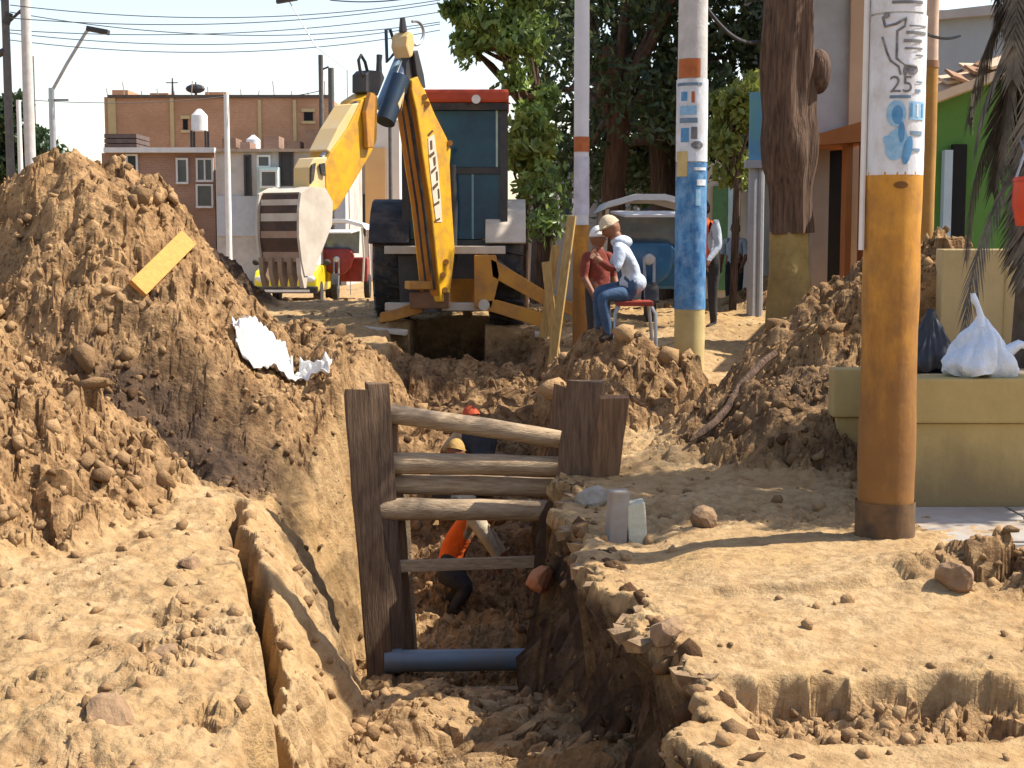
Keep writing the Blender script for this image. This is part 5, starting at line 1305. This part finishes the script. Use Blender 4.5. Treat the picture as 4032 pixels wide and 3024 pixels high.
def mototaxi(px, D, ground_, body, roofm_, label, sc=1.0, face=1):
    x = X(px, D); g = ground_
    o = thing('mototaxi', (x, D, g), label, 'mototaxi')
    w2 = .62 * sc
    # curved canopy roof
    prof = [(-1.0, .92), (-.85, 1.0), (-.3, 1.06), (.3, 1.06), (.85, 1.0), (1.0, .92), (.85, .95), (.3, 1.01), (-.3, 1.01), (-.85, .95)]
    MB().prism([(x + a * w2 * 1.12, D - .3, g + b * 1.72 * sc) for a, b in prof], (0, 1.9 * sc, 0)).build('roof', roofm_, o, bevel=.008)
    MB().prism([(x - w2 * .9, D - .32, g + 1.56 * sc), (x + w2 * .9, D - .32, g + 1.56 * sc), (x + w2 * .6, D - .55, g + 1.50 * sc), (x - w2 * .6, D - .55, g + 1.50 * sc)], (0, 0, .03)).build('visor', roofm_, o)
    for s in (-1, 1):
        MB().tube([(x + s * w2 * .95, D - .2, g + 1.62 * sc), (x + s * w2 * .98, D, g + .95 * sc), (x + s * w2 * .9, D + .2, g + .4 * sc)], .028, 8).build('frame_tube', M_white, o, smooth=True)
        MB().tube([(x + s * w2 * .95, D + 1.4, g + 1.62 * sc), (x + s * w2, D + 1.4, g + .5 * sc)], .028, 8).build('frame_tube', M_white, o, smooth=True)
        MB().tube([(x + s * w2 * .85, D + 1.1, g + .28 * sc), (x + s * w2 * 1.05, D + 1.1, g + .28 * sc)], .28 * sc, 18).build('wheel', M_black, o, smooth=True)
    MB().prism([(x - w2, D + .7, g + .45), (x + w2, D + .7, g + .45), (x + w2, D + .7, g + .95 * sc), (x - w2, D + .7, g + .95 * sc)], (0, .8, 0)).build('passenger_box', body, o, bevel=.04)
    MB().prism([(x + a * sc, D - .16, g + b * sc) for a, b in ((-.30, 1.16), (.30, 1.16), (.40, 1.0), (.30, .70), (.14, .58), (-.14, .58), (-.30, .70), (-.40, 1.0))], (0, .24, 0)).build('front_cowl', body, o, bevel=.07, smooth=True)
    MB().prism([(x - w2 * .8, D + .02, g + 1.05 * sc), (x + w2 * .8, D + .02, g + 1.05 * sc), (x + w2 * .85, D - .1, g + 1.55 * sc), (x - w2 * .85, D - .1, g + 1.55 * sc)], (0, .012, 0)).build('windscreen', mat('clear_screen', (.16, .22, .26), (.08, .1, .12), .12, 2, spec=.6), o)
    MB().blob((x, D - .17, g + .92 * sc), .08, .05, .08, 12, 8).build('headlight', MATS['lamp_glass'], o, smooth=True)
    MB().tube([(x - .06, D - .35, g + .27 * sc), (x + .06, D - .35, g + .27 * sc)], .27 * sc, 20).build('wheel', M_black, o, smooth=True)
    f = []
    for k in range(8):
        a = math.radians(15 + 150 * k / 7); f.append(Vector((x - .09, D - .35 + math.cos(a) * .33 * sc, g + .28 * sc + math.sin(a) * .33 * sc)))
    f += [p + Vector((0, 0, -.03)) for p in reversed(f)]
    MB().prism(f, (.18, 0, 0)).build('mudguard', M_dark, o)
    for s in (-1, 1):
        MB().tube([(x + s * .05, D - .33, g + .30), (x + s * .07, D - .15, g + .95 * sc)], .025, 8).build('fork', M_steel, o)
    MB().tube([(x - .36, D - .02, g + 1.1 * sc), (x, D - .10, g + 1.05 * sc), (x + .36, D - .02, g + 1.1 * sc)], .018, 8).build('handlebar', M_dark, o)
    return o
gm = ground_z(X(338, 38), 38)
mototaxi(337, 38.0, gm, mat('red_body', (.30, .04, .03), (.16, .025, .02), .4), M_white, 'white roofed mototaxi with dark red body beside the yellow car', 1.15)
DM = 19.5; gz_m = .62
mototaxi(648, DM, gz_m, mat('moto_blue', (.035, .16, .33), (.02, .10, .22), .35, 2, coat=.3), M_white, 'blue mototaxi with white roof parked behind the seated man', .95)

# ------------------------------------------------------------------ people
def person(name, label, J, cols, rad=1.0, parts=()):
    """J: joints; one continuous skinned body, coloured by region"""
    order = ['pelvis', 'waist', 'chest', 'neck', 'head', 'shl', 'ell', 'wrl', 'hal', 'shr', 'elr', 'wrr', 'har', 'hpl', 'knl', 'anl', 'tol', 'hpr', 'knr', 'anr', 'tor']
    R = dict(pelvis=.135, waist=.13, chest=.155, neck=.06, head=.075, shl=.075, ell=.052, wrl=.036, hal=.036, shr=.075, elr=.052, wrr=.036, har=.036, hpl=.10, knl=.068, anl=.045, tol=.042, hpr=.10, knr=.068, anr=.045, tor=.042)
    E = [('pelvis', 'waist'), ('waist', 'chest'), ('chest', 'neck'), ('neck', 'head'), ('chest', 'shl'), ('shl', 'ell'), ('ell', 'wrl'), ('wrl', 'hal'), ('chest', 'shr'), ('shr', 'elr'), ('elr', 'wrr'), ('wrr', 'har'),
         ('pelvis', 'hpl'), ('hpl', 'knl'), ('knl', 'anl'), ('anl', 'tol'), ('pelvis', 'hpr'), ('hpr', 'knr'), ('knr', 'anr'), ('anr', 'tor')]
    me = bpy.data.meshes.new(name)
    base = Vector(J['pelvis'])
    me.from_pydata([tuple(Vector(J[k]) - base) for k in order], [(order.index(a), order.index(b)) for a, b in E], [])
    ob = bpy.data.objects.new('tmp', me); C.objects.link(ob)
    sk = ob.modifiers.new('skin', 'SKIN'); sk.use_smooth_shade = True
    for i, k in enumerate(order):
        sv = me.skin_vertices[0].data[i]; sv.radius = (R[k] * rad, R[k] * rad * (.85 if k in ('pelvis', 'waist', 'chest') else 1)); sv.use_root = (k == 'pelvis')
    sb = ob.modifiers.new('sub', 'SUBSURF'); sb.levels = 2; sb.render_levels = 2
    dg = bpy.context.evaluated_depsgraph_get(); dg.update()
    m2_ = bpy.data.meshes.new_from_object(ob.evaluated_get(dg))
    bpy.data.objects.remove(ob)
    # head added to the same mesh
    bm = bmesh.new(); bm.from_mesh(m2_)
    hd = Vector(J['head']) - base; up = (Vector(J['head']) - Vector(J['neck'])).normalized(); fw = Vector(J['face']).normalized(); fw = (fw - up * fw.dot(up)).normalized(); sd = up.cross(fw)
    def hfn(q, d):
        f = d.x; u = d.z; s = d.y
        r_ = Vector((q.x, q.y, q.z))
        if u < -.2: r_.y *= 1 - .35 * (-u - .2); r_.x *= 1 - .12 * (-u - .2)
        if f > .86 and -.35 < u < .15: r_.x += .022 * (1 - abs(u + .1) * 2.2)     # nose
        if f > .7 and abs(u - .12) < .13 and .18 < abs(s) < .5: r_.x -= .010        # eye hollows
        if f > .75 and abs(u + .55) < .10: r_.x += .006                              # mouth
        if abs(s) > .93 and abs(u) < .3: r_.y += .012 * (1 if s > 0 else -1)         # ears
        return r_
    hb = MB().blob((0, 0, 0), .098, .078, .122, 28, 20, hfn)
    Rm = Matrix((fw, sd, up)).transposed()
    vv = [bm.verts.new(hd + up * .03 + Rm @ Vector(v)) for v in hb.v]
    for f in hb.f:
        try: bm.faces.new([vv[i] for i in f])
        except ValueError: pass
    bm.normal_update()
    seg = {}
    segs = [('skin', 'neck', 'head'), ('top', 'pelvis', 'chest'), ('top', 'chest', 'neck'), ('sleeve', 'shl', 'ell'), ('sleeve', 'shr', 'elr'), ('fore', 'ell', 'wrl'), ('fore', 'elr', 'wrr'), ('skin', 'wrl', 'hal'), ('skin', 'wrr', 'har'),
            ('top', 'chest', 'shl'), ('top', 'chest', 'shr'), ('leg', 'pelvis', 'hpl'), ('leg', 'pelvis', 'hpr'), ('leg', 'hpl', 'knl'), ('leg', 'hpr', 'knr'), ('leg', 'knl', 'anl'), ('leg', 'knr', 'anr'), ('shoe', 'anl', 'tol'), ('shoe', 'anr', 'tor')]
    keys = ['skin', 'top', 'sleeve', 'fore', 'leg', 'shoe']
    heads = set(vv)
    for f in bm.faces:
        f.smooth = True
        if f.verts[0] in heads: f.material_index = 0; continue
        c = f.calc_center_median() + base; best = 9; bk_ = 'top'
        for (k, a, b) in segs:
            A, B = Vector(J[a]), Vector(J[b]); d = B - A; t = max(0, min(1, (c - A).dot(d) / max(d.length_squared, 1e-6)))
            q = (A + d * t - c).length
            if q < best: best = q; bk_ = k
        f.material_index = keys.index(bk_)
    bmesh.ops.recalc_face_normals(bm, faces=bm.faces)
    m3 = bpy.data.meshes.new('body'); bm.to_mesh(m3); bm.free(); bpy.data.meshes.remove(m2_)
    for k in keys: m3.materials.append(cols.get(k, M_skin))
    root = thing(name, base, label, 'person')
    o = bpy.data.objects.new('body', m3); C.objects.link(o); o.parent = root
    hc = Vector(J['head']) + up * .03
    # fingers: five short chains from each hand
    for hk, wk in (('hal', 'wrl'), ('har', 'wrr')):
        hp = Vector(J[hk]); dv = (hp - Vector(J[wk])).normalized(); s1 = dv.orthogonal().normalized()
        mb = MB()
        for k in range(5):
            s_ = (k - 2) * .018; L = (.045, .07, .078, .07, .055)[k]
            b0 = hp + s1 * s_; dd = dv if k else (dv * .6 - s1 * .8).normalized()
            mb.tube([b0, b0 + dd * L * .55, b0 + dd * L * .8 + Vector((0, 0, -L * .35))], [.010, .009, .007], 6)
        mb.build('fingers', M_skin, root, smooth=True)
    return root, hc, up, fw, sd, Rm
def cap(root, hc, Rm, m, brim=True, back=False):
    def fn(q, d): return Vector((q.x, q.y, max(q.z, .015)))
    c = MB(); c.blob((0, 0, 0), .112, .092, .135, 20, 12, fn); c.v = [tuple(hc + Rm @ Vector(v)) for v in c.v]
    c_ = c.build('cap', m, root, smooth=True)
    if brim:
        s = -1 if back else 1
        pts = [Vector((s * .095 * math.cos(a) + s * (.075 if abs(a) < 1.2 else 0), .085 * math.sin(a), .03)) for a in np.linspace(-1.5, 1.5, 11)]
        b = MB().prism([hc + Rm @ p for p in pts], Rm @ Vector((0, 0, .012))); b.build('cap_brim', m, root)
def hairpiece(root, hc, Rm):
    def fn(q, d):
        z = q.z
        return Vector((q.x - .012, q.y, z if (z > .02 or d.x < .1) and z > -.06 else max(z, -.06) if d.x < .1 else .02))
    c = MB(); c.blob((0, 0, 0), .104, .086, .130, 20, 12, fn); c.v = [tuple(hc + Rm @ Vector(v)) for v in c.v]
    c.build('hair', M_hair, root, smooth=True)
def cloth(n, a, b=None): return mat('cloth_' + n, a, b, .9, 7, .9, 13, dirt=tuple(c * .6 for c in a), dirt_amt=.5, dirt_scale=5)
W_ = cloth('white', (.50, .55, .62), (.38, .43, .51)); JE = cloth('jeans', (.06, .11, .19), (.035, .065, .12)); MAR = cloth('maroon', (.22, .05, .03), (.15, .03, .02))
ORG = cloth('orange', (.75, .13, .015), (.62, .09, .01)); DK = cloth('dark', (.03, .03, .035), (.05, .045, .04)); TAN = cloth('tan', (.50, .41, .28), (.42, .33, .22)); SHOE = cloth('boots', (.05, .035, .025)); BEI = cloth('beige', (.46, .38, .26), (.36, .29, .19))
# seated man: hips right, knees to the left, bent over his hands
Dm = 14.6
def Q(px, py, dd=0.0): return P(px, py, Dm + dd)
J = dict(pelvis=Q(632, 290), waist=Q(634, 274), chest=Q(629, 254), neck=Q(618, 240), head=Q(612, 230), face=(-.75, -.35, -.35),
         shl=Q(620, 252, -.19), ell=Q(616, 271, -.26), wrl=Q(601, 262, -.22), hal=Q(595, 257, -.20),
         shr=Q(622, 250, .19), elr=Q(610, 270, .24), wrr=Q(600, 260, .16), har=Q(595, 254, .12),
         hpl=Q(626, 293, -.10), knl=Q(601, 296, -.20), anl=Q(609, 335, -.16), tol=Q(599, 341, -.2), hpr=Q(628, 292, .10), knr=Q(597, 290, .16), anr=Q(600, 331, .18), tor=Q(590, 336, .18))
root, hc, up, fw, sd, Rm = person('person', 'seated man in white hooded top, blue jeans and pale cap bending over his hands', J, dict(top=W_, sleeve=W_, fore=MAR, leg=JE, shoe=SHOE))
cap(root, hc, Rm, TAN)
MB().blob(Vector(J['neck']) + Vector((.035, 0, -.02)), .11, .14, .07, 14, 10).build('hood', W_, root, smooth=True)
MB().blob(Vector(J['pelvis']).lerp(Vector(J['waist']), .45), .138, .158, .115, 18, 10).build('shirt_tail', W_, root, smooth=True)
sc_ = thing('red_stool', Q(634, 318), 'low red seat on a bent grey metal frame under the seated man', 'stool')
c = Q(634, 303)
MB().obox(c, (.18, 0, 0), (0, .17, 0), (0, 0, .025)).build('seat', mat('dull_red', (.30, .045, .025), None, .6), sc_, bevel=.012)
gz_ = ground_z(c.x, c.y)
for sx_ in (-1, 1):
    MB().tube([c + Vector((sx_ * .16, -.14, -.026)), c + Vector((sx_ * .2, -.16, -.1)), Vector((c.x + sx_ * .21, c.y - .17, min(gz_, c.z - .2)))], .018, 8).build('leg', M_steel, sc_, smooth=True)
    MB().tube([c + Vector((sx_ * .16, .14, -.026)), Vector((c.x + sx_ * .21, c.y + .17, min(gz_, c.z - .2)))], .018, 8).build('leg', M_steel, sc_, smooth=True)
def standing(name, label, px, D, base, h, cols, hat=None, face=(0, -1, 0), lean=0.0, armfwd=.15):
    x = X(px, D); k = h / 1.7
    f = Vector(face).normalized(); s = Vector((-f.y, f.x, 0))
    def q(u, fd, z): return Vector((x, D, base)) + s * u * k + f * fd * k + Vector((0, 0, z * k))
    J = dict(pelvis=q(0, 0, .92), waist=q(0, lean * .15, 1.07), chest=q(0, lean * .4, 1.27), neck=q(0, lean * .6, 1.46), head=q(0, lean * .65, 1.56), face=tuple(f),
             shl=q(-.19, lean * .45, 1.38), ell=q(-.25, lean * .4 + .02, 1.10), wrl=q(-.22, lean * .4 + armfwd, .92), hal=q(-.21, lean * .4 + armfwd + .04, .84), shr=q(.19, lean * .45, 1.38), elr=q(.25, lean * .4 + .02, 1.10), wrr=q(.22, lean * .4 + armfwd, .92), har=q(.21, lean * .4 + armfwd + .04, .84),
             hpl=q(-.10, 0, .88), knl=q(-.11, .03, .48), anl=q(-.11, 0, .08), tol=q(-.12, .16, .04), hpr=q(.10, 0, .88), knr=q(.11, .03, .48), anr=q(.11, 0, .08), tor=q(.12, .16, .04))
    root, hc, up, fw, sd, Rm = person(name, label, J, cols, k)
    if hat: cap(root, hc, Rm, hat)
    else: hairpiece(root, hc, Rm)
    return root
standing('person', 'person in maroon top and white cap facing the seated man', 598, 15.7, .42, 1.44, dict(top=MAR, sleeve=MAR, fore=M_skin, leg=DK, shoe=SHOE), cloth('white_cap', (.75, .74, .7)), (.6, -.8, 0))
standing('person', 'person in orange vest with white sleeves just behind the blue poster pole', 708, 18.2, .62, 1.62, dict(top=ORG, sleeve=W_, fore=W_, leg=DK, shoe=SHOE), None, (-.7, -.7, 0), .2, .2)
standing('person', 'dark haired person in white shirt standing by the green doors', 735, 26, .45, 1.60, dict(top=W_, sleeve=W_, fore=M_skin, leg=DK, shoe=SHOE), None, (-.5, -.85, 0))
standing('person', 'distant person in red top and blue trousers before the brown brick house', 149, 40, 1.0, 1.70, dict(top=MAR, sleeve=MAR, fore=M_skin, leg=JE, shoe=SHOE), None, (0, -1, 0))
# trench workers
HAT = cloth('hat_yellow', (.45, .28, .09)); HATR = cloth('hat_red', (.55, .10, .04))
def croucher(label, px, D, zhead, hat, cols, yaw):
    x = X(px, D); f = Vector((math.sin(yaw), math.cos(yaw), 0)); s = Vector((f.y, -f.x, 0))
    gz = ground_z(x, D); h = max(zhead - gz, .75)
    def q(u, fd, z): return Vector((x, D, gz)) + s * u + f * fd + Vector((0, 0, z))
    t = h / 1.1
    J = dict(pelvis=q(0, -.12, .35 * t), waist=q(0, -.06, .5 * t), chest=q(0, .04, .72 * t), neck=q(0, .10, .92 * t), head=q(0, .12, 1.0 * t), face=tuple(f + Vector((0, 0, -.3))),
             shl=q(-.19, .06, .83 * t), ell=q(-.26, .2, .6 * t), wrl=q(-.2, .38, .42 * t), hal=q(-.18, .44, .36 * t), shr=q(.19, .06, .83 * t), elr=q(.26, .2, .6 * t), wrr=q(.2, .38, .42 * t), har=q(.18, .44, .36 * t),
             hpl=q(-.11, -.08, .34 * t), knl=q(-.17, .30, .45 * t), anl=q(-.14, .12, .08), tol=q(-.15, .28, .03), hpr=q(.11, -.08, .34 * t), knr=q(.17, .30, .45 * t), anr=q(.14, .12, .08), tor=q(.15, .28, .03))
    root, hc, up, fw, sd, Rm = person('person', label, J, cols)
    cap(root, hc, Rm, hat)
croucher('crouching worker in dark clothes and yellow cap deeper in the trench', 449, 14.0, -.28, HAT, dict(top=DK, sleeve=DK, fore=M_skin, leg=DK, shoe=SHOE), .4)
croucher('crouching worker in red cap and dark top at the far end of the trench', 478, 14.5, -.22, HATR, dict(top=DK, sleeve=BEI, fore=M_skin, leg=DK, shoe=SHOE), -.6)
def T(px, py, dd=0.0): return P(px, py, 12.6 + dd)
J = dict(pelvis=T(447, 566), waist=T(453, 547), chest=T(466, 522), neck=T(483, 507), head=T(491, 511), face=(.55, -.1, -.8),
         shl=T(474, 515, -.2), ell=T(487, 538, -.24), wrl=T(497, 556, -.2), hal=T(499, 564, -.2), shr=T(474, 513, .2), elr=T(490, 536, .22), wrr=T(503, 552, .2), har=T(506, 560, .2),
         hpl=T(448, 573, -.11), knl=T(468, 588, -.13), anl=T(452, 610, -.12), tol=T(463, 614, -.12), hpr=T(448, 573, .11), knr=T(464, 586, .14), anr=T(444, 606, .13), tor=T(455, 610, .13))
root, hc, up, fw, sd, Rm = person('person', 'worker in orange vest bending to dig in the trench behind the struts', J, dict(top=ORG, sleeve=BEI, fore=BEI, leg=DK, shoe=SHOE), 1.22)
cap(root, hc, Rm, cloth('hat_brown', (.30, .17, .07)))
